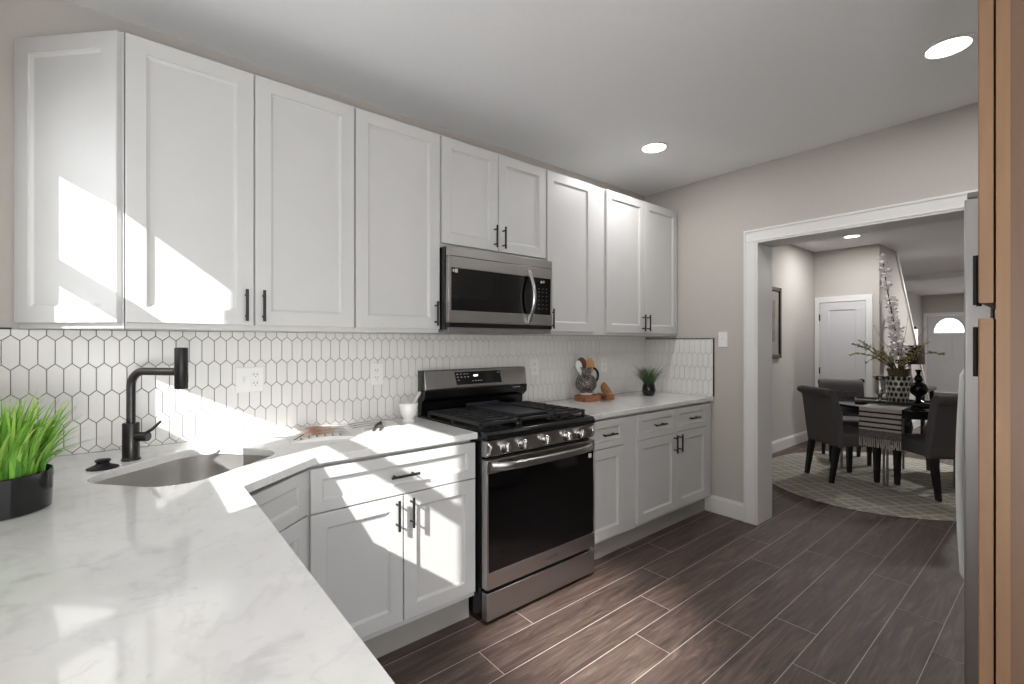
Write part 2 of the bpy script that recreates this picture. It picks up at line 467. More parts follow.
w2 = struct('added_fill_door', (0.35, YN, NZ0))  # unseen door frame for the opening added as a fill light source
mb = MB()
for x0, x1, z0, z1 in ((NX0, NX1, NZ0, NZ0 + 0.05), (NX0, NX1, NZ1 - 0.05, NZ1), (NX0, NX0 + 0.05, NZ0, NZ1), (NX1 - 0.05, NX1, NZ0, NZ1), (0.32, 0.38, NZ0, NZ1)): mb.box(x0, x1, YN - 0.09, YN - 0.05, z0, z1)
build(mb, 'added_door_frame', M['trim'], w2)
mb = MB(); mb.box(-0.95, -0.75, -4.40, YN - 0.15, -0.5, 4.0); build(mb, 'wall_sun_blocker', plain('sun_blocker_pale', rgb(225, 222, 216), 0.8), kind='structure', smooth=False)  # unseen wall added to keep the sun out of the fill opening

# baseboards and doorway casing
def base_run(name, x0, x1, y0, y1, h=0.115, dx=0, dy=0):
    mb = MB(); mb.box(x0, x1, y0, y1, 0, h)
    if dx: mb.box(x0 if dx < 0 else x1 - 0.009, x0 + 0.009 if dx < 0 else x1, y0, y1, h, h + 0.018)
    else: mb.box(x0, x1, y1 - 0.009 if dy > 0 else y0, y1 if dy > 0 else y0 + 0.009, h, h + 0.018)
    return build(mb, name, M['trim'], bev=0.002, kind='structure')
base_run('baseboard_right', XF - 0.016, XF, -0.877, -0.568, dx=1)
CA, CB, HD0, HD1 = -0.963, -0.877, 2.085, 2.173
mb = MB()
mb.box(XF - 0.02, XF, CA, CB, 0, HD0); mb.box(XF - 0.02, XF, -2.53, CB, HD0, HD1); mb.box(XF - 0.02, XF, -2.53, -2.45, 0, HD0)
mb.box(XF - 0.026, XF - 0.02, CB - 0.016, CB, 0, HD1 - 0.016); mb.box(XF - 0.026, XF - 0.02, -2.53, CB, HD1 - 0.016, HD1)
mb.box(XF - 0.024, XF - 0.02, CA, CA + 0.012, 0, HD0); mb.box(XF - 0.024, XF - 0.02, -2.45, CA + 0.012, HD0, HD0 + 0.012)
build(mb, 'trim_1', M['trim'], bev=0.002, kind='structure')
mb = MB(); mb.box(XF - 0.019, XD + 0.02, CA - 0.012, CA, 0, HD0 - 0.012); mb.box(XF - 0.019, XD + 0.02, -2.45, CA, HD0 - 0.012, HD0); mb.box(XF - 0.019, XD + 0.02, -2.45, -2.438, 0, HD0 - 0.012)
build(mb, 'trim_2', M['trim'], bev=0.0015, kind='structure')

# ------------------------------------------------------------------ picket tile backsplash
def picket(name, fix, pos, u0, u1, z0, z1, ustart):
    """fix 'y': tiles on plane y=0 looking to -y, u = x.  fix 'x': plane x=pos looking to -x, u = -y"""
    W, HS, A = 0.04625, 0.0875, 0.0200; ROW = HS + A
    def P(u, z, d): return (u, pos - d, z) if fix == 'y' else (pos - d, -u, z)
    gm = MB()
    if fix == 'y': gm.box(u0, u1, pos - 0.006, pos, z0, z1)
    else: gm.box(pos - 0.006, pos, -u1, -u0, z0, z1)
    root = struct(name, P((u0 + u1) / 2, z0, 0))
    build(gm, 'grout', M['grout'], root, smooth=False)
    mb = MB(); rowz = 1.263
    for r in range(-5, 3):
        zs = rowz + r * ROW; off = ustart + (W / 2 if r % 2 else 0)
        k0 = int((u0 - off) / W) - 2; k1 = int((u1 - off) / W) + 2
        for k in range(k0, k1):
            a = off + k * W
            poly = [(a, zs), (a + W / 2, zs - A), (a + W, zs), (a + W, zs + HS), (a + W / 2, zs + HS + A), (a, zs + HS)]
            for n, d in (((1, 0), u0 - 0.001), ((-1, 0), -u1 - 0.001), ((0, 1), z0 - 0.001), ((0, -1), -z1 - 0.001)):
                poly = clip_poly(poly, n, d)
                if len(poly) < 3: break
            if len(poly) < 3: continue
            p1 = inset(poly, 0.0012); p2 = inset(poly, 0.0024)
            if len(p1) < 3 or len(p2) != len(p1): 
                if len(p1) < 3: continue
                p2 = p1
            lo = [mb.bm.verts.new(P(u, z, 0.005)) for u, z in p1]; m1 = [mb.bm.verts.new(P(u, z, 0.0105)) for u, z in p1]
            n = len(p1)
            for i in range(n): mb.bm.faces.new((lo[i], lo[(i+1) % n], m1[(i+1) % n], m1[i]))
            if p2 is p1: mb.bm.faces.new(m1)
            else:
                hi = [mb.bm.verts.new(P(u, z, 0.0115)) for u, z in p2]
                for i in range(n): mb.bm.faces.new((m1[i], m1[(i+1) % n], hi[(i+1) % n], hi[i]))
                mb.bm.faces.new(hi)
    bmesh.ops.recalc_face_normals(mb.bm, faces=mb.bm.faces[:])
    build(mb, 'picket_tiles', M['tile'], root, smooth=False)
    return root
picket('wall_tile_rear', 'y', 0.0, XW, XF - 0.0, 0.914, 1.392, -0.508)
rt = picket('wall_tile_right', 'x', XF, 0.012, 0.635, 0.914, 1.370, 0.02)
mb = MB(); mb.box(XF - 0.014, XF, -0.641, -0.635, 0.914, 1.370); mb.box(XF - 0.014, XF, -0.641, -0.012, 1.370, 1.376)
build(mb, 'edge_trim', M['black'], rt)
mb = MB(); mb.box(XW, -0.53, -0.014, 0, 1.392, 1.398); build(mb, 'trim_3', M['black'], kind='structure')

# ------------------------------------------------------------------ cabinet pieces
def shaker(name, parent, o, u, n, W, H, st=0.058, T=0.02, mat=None):
    """panel front: o = lower-left corner on the back plane, u = width direction, n = outward normal"""
    o, u, n = Vector(o), Vector(u).normalized(), Vector(n).normalized(); z = Vector((0, 0, 1))
    mb = MB(); b = mb.bm
    def ring(i, d): return [b.verts.new(o + u * a + z * c + n * d) for a, c in ((i, i), (W - i, i), (W - i, H - i), (i, H - i))]
    e = 0.0022
    rs = [ring(0, 0), ring(0, T - e), ring(e, T), ring(st, T), ring(st + 0.0012, T - 0.0055), ring(st + 0.011, T - 0.012)]
    fs = [b.faces.new(rs[0][::-1])]
    for p, q in zip(rs, rs[1:]):
        for i in range(4): fs.append(b.faces.new((p[i], p[(i+1) % 4], q[(i+1) % 4], q[i])))
    fs.append(b.faces.new(rs[-1]))
    bmesh.ops.recalc_face_normals(b, faces=fs)
    return build(mb, name, mat or M['cabinet'], parent, smooth=False)
def pull(parent, c, ax, n, L=0.127):
    c, ax, n = Vector(c), Vector(ax).normalized(), Vector(n).normalized()
    mb = MB(); mb.cyl(c + n * 0.03 - ax * L / 2, c + n * 0.03 + ax * L / 2, 0.0058, 12)
    for s in (-1, 1): mb.cyl(c + ax * s * (L / 2 - 0.021), c + n * 0.031 + ax * s * (L / 2 - 0.021), 0.0045, 10)
    return build(mb, 'handle', M['black'], parent)
Z3 = (0, 0, 1); NY = (0, -1, 0); UX = (1, 0, 0)

# ---- wall cabinets
ZB, ZT, DB, DT = 1.394, 2.444, 1.414, 2.438
YB, YD = -0.31, -0.31           # box front, door back plane
GAP = 0.0028
def upper(x0, x1, label, doors, zb=ZB, fill=None, extra=0.0):
    t = thing('wall_cabinet', ((x0 + x1) / 2, -0.155, zb), label, 'cabinet', 'wall cabinets over the long counter')
    mb = MB(); mb.box(x0 + 0.0005, x1 - 0.0005, YB, -0.0125 if zb < 1.5 else -0.002, zb, ZT); build(mb, 'body', M['cabinet'], t, bev=0.0015)
    for a, b, hs in doors:
        d0 = zb + (DB - ZB)
        d = shaker('door', t, (a + GAP, YD, d0), UX, NY, b - a - 2 * GAP, DT - d0)
        if hs:
            hx = b - 0.031 if hs == 'R' else a + 0.031
            pull(d, (hx, YD - 0.02, d0 + 0.079), Z3, NY)
    return t
upper(-0.213, 0.609, 'two-door white wall cabinet above the sink with sun across its left door', [(-0.213, 0.194, 'R'), (0.194, 0.609, 'L')])
upper(0.609, 1.066, 'single-door white wall cabinet immediately left of the microwave', [(0.611, 1.064, 'R')])
upper(1.066, 1.837, 'short two-door white wall cabinet mounted directly above the microwave', [(1.071, 1.452, 'R'), (1.452, 1.834, 'L')], zb=1.851)
upper(1.837, 2.423, 'single-door white wall cabinet immediately right of the microwave, wide plain stile', [(1.842, 2.291, 'L')])
upper(2.423, 3.366, 'two-door white wall cabinet in the far corner above the small potted plant', [(2.427, 2.889, 'R'), (2.889, 3.351, 'L')])
# angled end cabinet
t = thing('wall_cabinet', (-0.32, -0.12, ZB), 'angled end wall cabinet at the far left, panelled face turned to the window', 'cabinet', 'wall cabinets over the long counter')
mb = MB(); mb.prism([(-0.214, -0.0125), (-0.512, -0.0125), (-0.214, -0.318)], ZB, ZT); build(mb, 'body', M['cabinet'], t, bev=0.0015)
ud = Vector((0.298, -0.3055, 0)); Ld = ud.length; un = Vector((-0.3055, -0.298, 0)).normalized()
shaker('door', t, Vector((-0.512, -0.0125, DB)) + ud.normalized() * 0.008 + un * 0.0005, ud, un, Ld - 0.017, DT - DB)

# ---- base cabinets
FY = -0.615   # box front
def base_cab(x0, x1, label, fronts, bodyx=None):
    bx0, bx1 = bodyx or (x0, x1)
    t = thing('base_cabinet', ((x0 + x1) / 2, -0.3, 0), label, 'cabinet', 'base cabinets along the range wall')
    mb = MB(); mb.box(bx0 + 0.0005, bx1 - 0.0005, FY, -0.003, 0.125, 0.862); mb.box(bx0 + 0.0005, bx1 - 0.0005, FY + 0.035, -0.003, 0.862, 0.883); build(mb, 'body', M['cabinet'], t, bev=0.0015)
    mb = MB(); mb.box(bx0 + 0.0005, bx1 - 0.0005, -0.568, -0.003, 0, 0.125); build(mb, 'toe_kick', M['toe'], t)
    for kind, a, b, z0, z1, hs in fronts:
        d = shaker(kind, t, (a + GAP, FY, z0), UX, NY, b - a - 2 * GAP, z1 - z0, st=0.042 if kind == 'drawer' else 0.058)
        if kind == 'drawer': pull(d, ((a + b) / 2, FY - 0.02, (z0 + z1) / 2), UX, NY)
        elif hs: pull(d, (b - 0.033 if hs == 'R' else a + 0.033, FY - 0.02, z1 - 0.075), Z3, NY)
    return t
base_cab(0.318, 1.083, 'sunlit white base cabinet left of the range, one wide drawer over two doors',
         [('drawer', 0.322, 1.079, 0.698, 0.866, ''), ('door', 0.322, 0.7035, 0.154, 0.693, 'R'), ('door', 0.7035, 1.079, 0.154, 0.693, 'L')])
base_cab(1.874, 2.351, 'narrow white base cabinet immediately right of the range, one drawer over one door',
         [('drawer', 1.890, 2.230, 0.698, 0.866, ''), ('door', 1.890, 2.230, 0.147, 0.694, '')])
base_cab(2.351, 3.367, 'white base cabinet against the doorway wall, two drawers side by side over two doors',
         [('drawer', 2.370, 2.832, 0.698, 0.866, ''), ('drawer', 2.832, 3.273, 0.698, 0.866, ''), ('door', 2.370, 2.832, 0.147, 0.694, 'R'), ('door', 2.832, 3.273, 0.147, 0.694, 'L')])
# diagonal sink base: open-topped so the bowl hangs inside
t = thing('base_cabinet', (-0.1, -0.4, 0), 'diagonal corner base cabinet under the sink, plain drawer front over a door', 'cabinet', 'base cabinets along the range wall')
mb = MB()
mb.box(-0.595, 0.3165, -0.020, -0.003, 0.125, 0.883); mb.box(-0.595, -0.58, -0.83, -0.02, 0.125, 0.883)
mb.box(0.301, 0.3165, -0.592, -0.02, 0.125, 0.883); mb.box(-0.58, 0.052, -0.83, -0.815, 0.125, 0.883); mb.box(-0.58, 0.052, -0.815, -0.02, 0.125, 0.14)
A0 = Vector((0.052, -0.83, 0.125)); A1 = Vector((0.3165, -0.600, 0.125)); du = (A1 - A0); dn = Vector((du.y, -du.x, 0)).normalized()
mb.obox(A0, du, -dn * 0.015, (0, 0, 0.737))
build(mb, 'body', M['cabinet'], t)
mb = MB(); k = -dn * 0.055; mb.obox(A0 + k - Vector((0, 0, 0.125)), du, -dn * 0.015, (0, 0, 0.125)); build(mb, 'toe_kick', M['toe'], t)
o = A0 + du.normalized() * 0.004; o.z = 0.698
shaker('drawer', t, o, du, dn, du.length - 0.02, 0.166, st=0.042)
o = o.copy(); o.z = 0.160
d = shaker('door', t, o, du, dn, du.length - 0.02, 0.532)
# cabinet under the leg of the counter that runs toward the viewer
t = thing('base_cabinet', (-0.25, -1.4, 0), 'base cabinet hidden under the near leg of the counter along the window wall', 'cabinet', 'base cabinets along the range wall')
mb = MB(); mb.box(-0.595, 0.030, -2.08, -0.832, 0.125, 0.883); build(mb, 'body', M['cabinet'], t, bev=0.0015)
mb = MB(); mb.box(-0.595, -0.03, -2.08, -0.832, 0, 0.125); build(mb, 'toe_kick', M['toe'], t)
for y0, y1, hs in ((-2.07, -1.47, 'R'), (-1.47, -0.87, 'L')):
    d = shaker('drawer', t, (0.0305, y0 + 0.002, 0.698), (0, 1, 0), (1, 0, 0), y1 - y0 - 0.004, 0.166, st=0.042); pull(d, (0.0525, (y0 + y1) / 2, 0.79), (0, 1, 0), (1, 0, 0))
    d = shaker('door', t, (0.0305, y0 + 0.002, 0.16), (0, 1, 0), (1, 0, 0), y1 - y0 - 0.004, 0.532); pull(d, (0.0525, y1 - 0.033 if hs == 'R' else y0 + 0.033, 0.617), Z3, (1, 0, 0))

# ------------------------------------------------------------------ countertops, sink, faucet
US, VS = Vector((0.764, 0.645)), Vector((-0.645, 0.764))
SC = US * -0.322 + VS * -0.335
def rrect(hu, hv, r, n=8):
    pts = []
    for cu, cv, a0 in ((hu - r, hv - r, 0), (-hu + r, hv - r, 90), (-hu + r, -hv + r, 180), (hu - r, -hv + r, 270)):
        for i in range(n + 1):
            a = R(a0 + 90 * i / n); p = SC + US * (cu + r * math.cos(a)) + VS * (cv + r * math.sin(a)); pts.append((p.x, p.y))
    return pts
mb = MB()
outer = [(-0.597, -0.0118), (-0.597, -2.10), (0.060, -2.10), (0.066, -0.868), (0.342, -0.640), (1.086, -0.640), (1.086, -0.0118)]
mb.holed(outer, [rrect(0.250, 0.200, 0.12)], 0.884, 0.914)
o = build(mb, 'countertop', M['quartz'], org=(-0.1, -0.4, 0.884), bev=0.003, angle=30)
tag(o, 'L-shaped polished white quartz countertop with the undermount sink and faucet', 'countertop')
mb = MB(); mb.box(1.872, XF - 0.013, -0.640, -0.0118, 0.884, 0.914)
o = build(mb, 'countertop', M['quartz'], org=(2.5, -0.33, 0.884), bev=0.003)
tag(o, 'short straight quartz countertop right of the range under the wooden board', 'countertop')

t = thing('sink', (SC.x, SC.y, 0.68), 'stainless steel undermount sink set diagonally in the counter corner', 'sink')
mb = MB(); loops = []
for hu, hv, r, z in ((0.267, 0.217, 0.125, 0.8835), (0.254, 0.204, 0.12, 0.8835), (0.254, 0.204, 0.12, 0.865), (0.248, 0.198, 0.11, 0.72), (0.227, 0.177, 0.09, 0.69), (0.05, 0.05, 0.045, 0.685)):
    loops.append([mb.bm.verts.new((x, y, z)) for x, y in rrect(hu, hv, r)])
for p, q in zip(loops, loops[1:]):
    n = len(p)
    for i in range(n): mb.bm.faces.new((p[i], p[(i+1) % n], q[(i+1) % n], q[i]))
mb.bm.faces.new(loops[-1])
bmesh.ops.recalc_face_normals(mb.bm, faces=mb.bm.faces[:])
if mb.bm.faces[-1].normal.z < 0: bmesh.ops.reverse_faces(mb.bm, faces=mb.bm.faces[:])
o = build(mb, 'bowl', M['steel_sink'], t, angle=60)
mb = MB(); mb.lathe([(0.0, 0.002), (0.03, 0.002), (0.034, 0.005), (0.043, 0.005), (0.045, 0.0)], (SC.x, SC.y, 0.6855), 28); build(mb, 'drain', M['steel_bright'], t)

FB = Vector((-0.195, -0.255, 0.914)); SP = Vector((0.645, -0.764, 0))
t = thing('faucet', FB, 'matte black pull-out kitchen faucet standing behind the sink', 'faucet')
mb = MB(); mb.lathe([(0.029, 0), (0.029, 0.006), (0.0262, 0.009), (0.0262, 0.133), (0.0245, 0.136), (0, 0.136)], FB, 32); build(mb, 'base', M['faucet'], t)
mb = MB(); r = 0.055; pts = [FB + Vector((0, 0, 0.13)), FB + Vector((0, 0, 0.16)), FB + Vector((0, 0, 0.325 - r))]
for i in range(1, 9):
    a = R(90 * i / 8); pts.append(FB + Vector((0, 0, 0.325 - r)) + SP * (r - r * math.cos(a)) + Vector((0, 0, r * math.sin(a))))
pts.append(FB + SP * 0.203 + Vector((0, 0, 0.325)))
mb.tube(pts, 0.0140, 18); build(mb, 'spout', M['faucet'], t)
mb = MB(); hc = FB + SP * 0.215
mb.lathe([(0.019, 0.264), (0.0205, 0.266), (0.0205, 0.409), (0.019, 0.412), (0, 0.412)], hc, 28)
d = build(mb, 'spray_head', M['black'], t)
mb = MB(); sd = Vector((0.8, 0.6, 0)); mb.obox(hc + sd * 0.0195 + Vector((0, 0, 0.285)) - Vector((-0.6, 0.8, 0)) * 0.006, Vector((-0.6, 0.8, 0)) * 0.012, sd * 0.004, (0, 0, 0.035)); build(mb, 'spray_button', M['black'], d, bev=0.001)
LV = Vector((0.80, -0.60, 0))
mb = MB(); mb.cyl(FB + LV * 0.02 + Vector((0, 0, 0.085)), FB + LV * 0.062 + Vector((0, 0, 0.085)), 0.017, 20); o = build(mb, 'valve', M['faucet'], t, bev=0.002)
mb = MB(); mb.tube([FB + LV * 0.05 + Vector((0, 0, 0.095)), FB + LV * 0.075 + Vector((0, 0, 0.112)), FB + LV * 0.105 + Vector((0, 0, 0.140))], [0.006, 0.0055, 0.0045], 12); build(mb, 'lever', M['faucet'], o)

mb = MB(); mb.lathe([(0.043, 0), (0.044, 0.003), (0.03, 0.009), (0.021, 0.013), (0.017, 0.019), (0.021, 0.024), (0.022, 0.028), (0.018, 0.031), (0, 0.031)], (-0.27, -0.338, 0.914), 32)
o = build(mb, 'sink_stopper', M['black'], org=(-0.27, -0.338, 0.914)); tag(o, 'round black rubber sink stopper lying left of the faucet', 'sink stopper')

# ------------------------------------------------------------------ plants
def blades(mb, vals, c, n, r0, h, spread, seed, wid=0.006, droop=0.5):
    rng = random.Random(seed); c = Vector(c); K = 6
    for i in range(n):
        a = rng.uniform(0, 2 * math.pi); rr = r0 * math.sqrt(rng.random()); b = c + Vector((rr * math.cos(a), rr * math.sin(a), 0))
        a2 = a + rng.uniform(-0.7, 0.7); hh = h * rng.uniform(0.55, 1.0); sp = spread * (rr / r0 * 0.75 + 0.25) * rng.uniform(0.5, 1.1)
        d = Vector((math.cos(a2), math.sin(a2), 0)); s = Vector((-d.y, d.x, 0)); tw = rng.uniform(-0.6, 0.6)
        s = (s * math.cos(tw) + d * math.sin(tw)); ww = wid * rng.uniform(0.7, 1.2); dr = droop * rng.uniform(0.3, 1.1)
        prev = None; rv = rng.random()
        for k in range(K + 1):
            q = k / K
            p = b + d * (sp * q ** 1.7) + Vector((0, 0, hh * (q - dr * 0.45 * q ** 3)))
            if p.x < XW + 0.012: p.x = XW + 0.012 + 0.1 * (XW + 0.012 - p.x) * 0
            wk = ww * (1 - 0.92 * q ** 2) * 0.5
            l, m_, rg = mb.bm.verts.new(p - s * wk), mb.bm.verts.new(p - d * wk * 0.3 - Vector((0, 0, wk * 0.3))), mb.bm.verts.new(p + s * wk)
            if prev:
                mb.bm.faces.new((prev[0], prev[1], m_, l)); mb.bm.faces.new((prev[1], prev[2], rg, m_)); v = min(1, max(0, rv * 0.6 + 0.45 * q - 0.05)); vals += [v, v]
            prev = (l, m_, rg)
PB = Vector((-0.458, -0.720, 0.914))
t = thing('potted_plant', PB, 'bright green grass plant in a wide glossy black pot on the near counter', 'plant')
mb = MB(); mb.lathe([(0.094, 0), (0.099, 0.003), (0.101, 0.05), (0.102, 0.097), (0.100, 0.099), (0.098, 0.097), (0.096, 0.084), (0, 0.084)], PB, 48); build(mb, 'pot', M['gloss_black'], t)
mb = MB(); mb.lathe([(0.0955, 0.0), (0.07, 0.006), (0, 0.009)], PB + Vector((0, 0, 0.0845)), 32); build(mb, 'soil', M['soil'], t)
mb = MB(); vals = []; blades(mb, vals, PB + Vector((0, 0, 0.088)), 470, 0.088, 0.235, 0.095, 3, 0.0105, 0.6); blades(mb, vals, PB + Vector((0, 0, 0.088)), 45, 0.092, 0.15, 0.17, 12, 0.009, 1.0)
o = build(mb, 'foliage', M['grass'], t, angle=80); attr_faces(o, vals)
o['label'] = 'dense upright bright green grass blades'
P2 = Vector((3.031, -0.27, 0.914))
t = thing('potted_plant', P2, 'small dark green grass plant in a black egg-shaped pot on the far counter', 'plant')
mb = MB(); mb.lathe([(0.036, 0), (0.042, 0.004), (0.051, 0.03), (0.053, 0.05), (0.047, 0.085), (0.044, 0.094), (0.041, 0.094), (0.041, 0.08), (0, 0.08)], P2, 32); build(mb, 'pot', M['gloss_black'], t)
mb = MB(); vals = []; blades(mb, vals, P2 + Vector((0, 0, 0.08)), 260, 0.038, 0.185, 0.155, 8, 0.005, 0.35)
o = build(mb, 'foliage', M['grass_dark'], t, angle=80); attr_faces(o, vals)

# ------------------------------------------------------------------ gas range
RX0, RX1 = 1.095, 1.866; RC = (RX0 + RX1) / 2
t = thing('gas_range', (RC, -0.35, 0), 'freestanding stainless gas range with black oven door between the base cabinets', 'range')
mb = MB(); mb.box(RX0, RX1, -0.655, -0.06, 0.025, 0.898); mb.box(RX0 + 0.04, RX1 - 0.04, -0.58, -0.06, 0.012, 0.025)
for x in (RX0 + 0.03, RX1 - 0.07):
    for y in (-0.62, -0.12): mb.box(x, x + 0.04, y, y + 0.04, 0.0, 0.025)
build(mb, 'body', M['enamel'], t, bev=0.002)
# cooktop with a rounded black front lip
prof = [(-0.06, 0.898), (-0.06, 0.921), (-0.655, 0.921), (-0.690, 0.917), (-0.702, 0.904), (-0.702, 0.878), (-0.66, 0.876), (-0.655, 0.898)]
mb = MB(); mb.extr([(RX0, y, z) for y, z in prof], (RX1 - RX0, 0, 0)); cook = build(mb, 'cooktop', M['enamel'], t, bev=0.003)
# knob fascia
mb = MB(); mb.extr([(RX0 + 0.002, -0.656, 0.875), (RX0 + 0.002, -0.700, 0.874), (RX0 + 0.002, -0.690, 0.800), (RX0 + 0.002, -0.656, 0.800)], (RX1 - RX0 - 0.004, 0, 0))
pan = build(mb, 'knob_panel', M['steel'], t, bev=0.002)
for x in (RX0 + 0.002, RX1 - 0.002):
    s = 1 if x < RC else -1
    mb = MB(); mb.tube([(x + s * 0.010, -0.692, 0.866), (x + s * 0.020, -0.704, 0.850), (x + s * 0.020, -0.702, 0.820), (x + s * 0.010, -0.688, 0.806)], 0.008, 10); build(mb, 'end_cap', M['steel_bright'], pan)
for kx in (1.204, 1.315, 1.469, 1.630, 1.736):
    mb = MB(); n = Vector((0, -1, 0.13)).normalized(); c = Vector((kx, -0.6955, 0.836))
    mb.tube([c, c + n * 0.006, c + n * 0.007, c + n * 0.028, c + n * 0.031], [0.028, 0.028, 0.0255, 0.0235, 0.021], 28)
    k = build(mb, 'knob', M['steel_bright'], t, angle=30)
    mb = MB(); mb.obox(c + n * 0.030 + Vector((-0.005, 0, -0.022)), (0.01, 0, 0), n * 0.009, (0, 0, 0.044)); build(mb, 'grip', M['steel_bright'], k, bev=0.002)
# oven door
mb = MB(); z0, z1, g0, g1 = 0.174, 0.785, 0.254, 0.722
mb.box(RX0 + 0.002, RX1 - 0.002, -0.700, -0.657, g1, z1); mb.box(RX0 + 0.002, RX1 - 0.002, -0.700, -0.657, z0, g0)
mb.box(RX0 + 0.002, RX0 + 0.012, -0.700, -0.657, g0, g1); mb.box(RX1 - 0.012, RX1 - 0.002, -0.700, -0.657, g0, g1)
door = build(mb, 'oven_door', M['steel'], t, bev=0.0015)
mb = MB(); mb.box(RX0 + 0.012, RX1 - 0.012, -0.6985, -0.657, g0, g1); win = build(mb, 'door_glass', M['glass_black'], door)
win['label'] = 'black glass oven window'
# wide flat handle bowed forward
mb = MB(); N = 24; secs = []
for i in range(N + 1):
    q = i / N; x = RX0 + 0.028 + (RX1 - RX0 - 0.056) * q; bow = 0.048 * (1 - abs(2 * q - 1) ** 6) * 1.0 + 0.012 * math.sin(math.pi * q)
    y = -0.700 - max(bow, 0.002)
    secs.append([mb.bm.verts.new(p) for p in ((x, y, 0.738), (x, y - 0.006, 0.745), (x, y - 0.006, 0.768), (x, y, 0.775), (x, y + 0.012, 0.772), (x, y + 0.012, 0.741))])
for a, b in zip(secs, secs[1:]):
    for k in range(6): mb.bm.faces.new((a[k], a[(k+1) % 6], b[(k+1) % 6], b[k]))
mb.bm.faces.new(secs[0]); mb.bm.faces.new(secs[-1][::-1]); bmesh.ops.recalc_face_normals(mb.bm, faces=mb.bm.faces[:])
build(mb, 'handle', M['steel'], door)
mb = MB()
for i, wd in enumerate((0.010, 0.010, 0.011, 0.009, 0.010, 0.010, 0.010)):
    x = 1.475 + i * 0.0135; mb.box(x, x + wd * 0.35, -0.7006, -0.700, 0.208, 0.219); mb.box(x, x + wd, -0.7006, -0.700, 0.2165, 0.219); mb.box(x + wd * 0.7, x + wd, -0.7006, -0.700, 0.208, 0.214)
build(mb, 'nameplate', M['marking_dark'], door)
mb = MB(); mb.box(1.812, 1.838, -0.6995, -0.6985, 0.688, 0.712); build(mb, 'sticker', M['marking'], door)
mb = MB(); mb.box(RX0 + 0.002, RX1 - 0.002, -0.698, -0.657, 0.027, 0.156); build(mb, 'bottom_drawer', M['steel'], t, bev=0.002)
# backguard
BG0 = RX0 + 0.002
mb = MB(); mb.extr([(BG0, -0.02, 0.905), (BG0, -0.02, 1.179), (BG0, -0.075, 1.179), (BG0, -0.058, 0.93), (BG0, -0.058, 0.905)], (0.771, 0, 0))
bgd = build(mb, 'backguard', M['enamel'], t, bev=0.002)
mb = MB(); mb.extr([(BG0 + 0.010, -0.064, 1.177), (BG0 + 0.010, -0.078, 1.177), (BG0 + 0.010, -0.094, 1.071), (BG0 + 0.010, -0.088, 1.061), (BG0 + 0.010, -0.066, 1.061)], (RX1 - BG0, 0, 0)); build(mb, 'control_fascia', M['steel'], bgd, bev=0.003)
mb = MB(); mb.extr([(BG0 + 0.004, -0.064, 1.063), (BG0 + 0.004, -0.094, 1.063), (BG0 + 0.004, -0.090, 1.016), (BG0 + 0.004, -0.058, 0.99)], (RX1 - BG0 + 0.010, 0, 0)); build(mb, 'lower_lip', M['enamel'], bgd, bev=0.003)
def fas(x, z, d=0.0012):   # a point on the sloping fascia
    q = (1.177 - z) / 0.106; return Vector((x, -0.078 - 0.016 * q - d, z))
mb = MB(); mb.extr([fas(1.309, 1.164, 0.0), fas(1.654, 1.164, 0.0), fas(1.664, 1.087, 0.0), fas(1.319, 1.087, 0.0)], (0, -0.0015, 0)); build(mb, 'display_panel', M['glass_black'], bgd)
mb = MB(); mb.tube([fas(1.447, 1.139, 0.002), fas(1.475, 1.139, 0.002)], 0.0055, 10); build(mb, 'clock', M['display'], bgd)
for r_, (zz, xs) in enumerate(((1.149, (1.322, 1.346, 1.374, 1.395)), (1.131, (1.325, 1.350, 1.376, 1.400)), (1.113, (1.330,)), (1.105, (1.433, 1.454, 1.475, 1.495)), (1.149, (1.633,)))):
    for x in xs:
        mb = MB(); mb.extr([fas(x, zz, .0018), fas(x + 0.012, zz, .0018), fas(x + 0.012, zz + 0.004, .0018), fas(x, zz + 0.004, .0018)], (0, -0.0006, 0)); build(mb, 'key_marking', M['marking'], bgd)
mb = MB(); mb.box(1.752, 1.812, -0.0975, -0.0935, 1.047, 1.052); build(mb, 'badge', M['marking'], bgd)
# grates, griddle and burners
def grate(x0, x1, griddle=False):
    y0, y1, zt = -0.635, -0.115, 0.953; r = 0.0075
    mb = MB()
    mb.box(x0, x1, y0, y0 + 0.016, zt - 0.016, zt); mb.box(x0, x1, y1 - 0.016, y1, zt - 0.016, zt)
    mb.box(x0, x0 + 0.014, y0, y1, zt - 0.016, zt); mb.box(x1 - 0.014, x1, y0, y1, zt - 0.016, zt)
    for px in (x0, x1 - 0.016):
        for py in (y0, (y0 + y1) / 2 - 0.008, y1 - 0.016): mb.box(px, px + 0.016, py, py + 0.016, 0.9215, zt - 0.016)
    if not griddle:
        n = 8
        for i in range(1, n):
            y = y0 + (y1 - y0) * i / n; mb.box(x0 + 0.01, x1 - 0.01, y - 0.005, y + 0.005, zt - 0.014, zt + 0.003)
        xm = (x0 + x1) / 2; mb.box(xm - 0.005, xm + 0.005, y0 + 0.01, y1 - 0.01, zt - 0.013, zt - 0.001)
    else:
        for i in (1, 5):
            y = y0 + (y1 - y0) * i / 6; mb.box(x0 + 0.01, x1 - 0.01, y - 0.005, y + 0.005, zt - 0.014, zt)
    return build(mb, 'grate', M['iron'], t, bev=0.0025)
grate(RX0 + 0.012, RX0 + 0.256); gc = grate(RX0 + 0.259, RX1 - 0.259, True); grate(RX1 - 0.256, RX1 - 0.012)
mb = MB(); mb.box(RX0 + 0.262, RX1 - 0.262, -0.585, -0.13, 0.9535, 0.962)
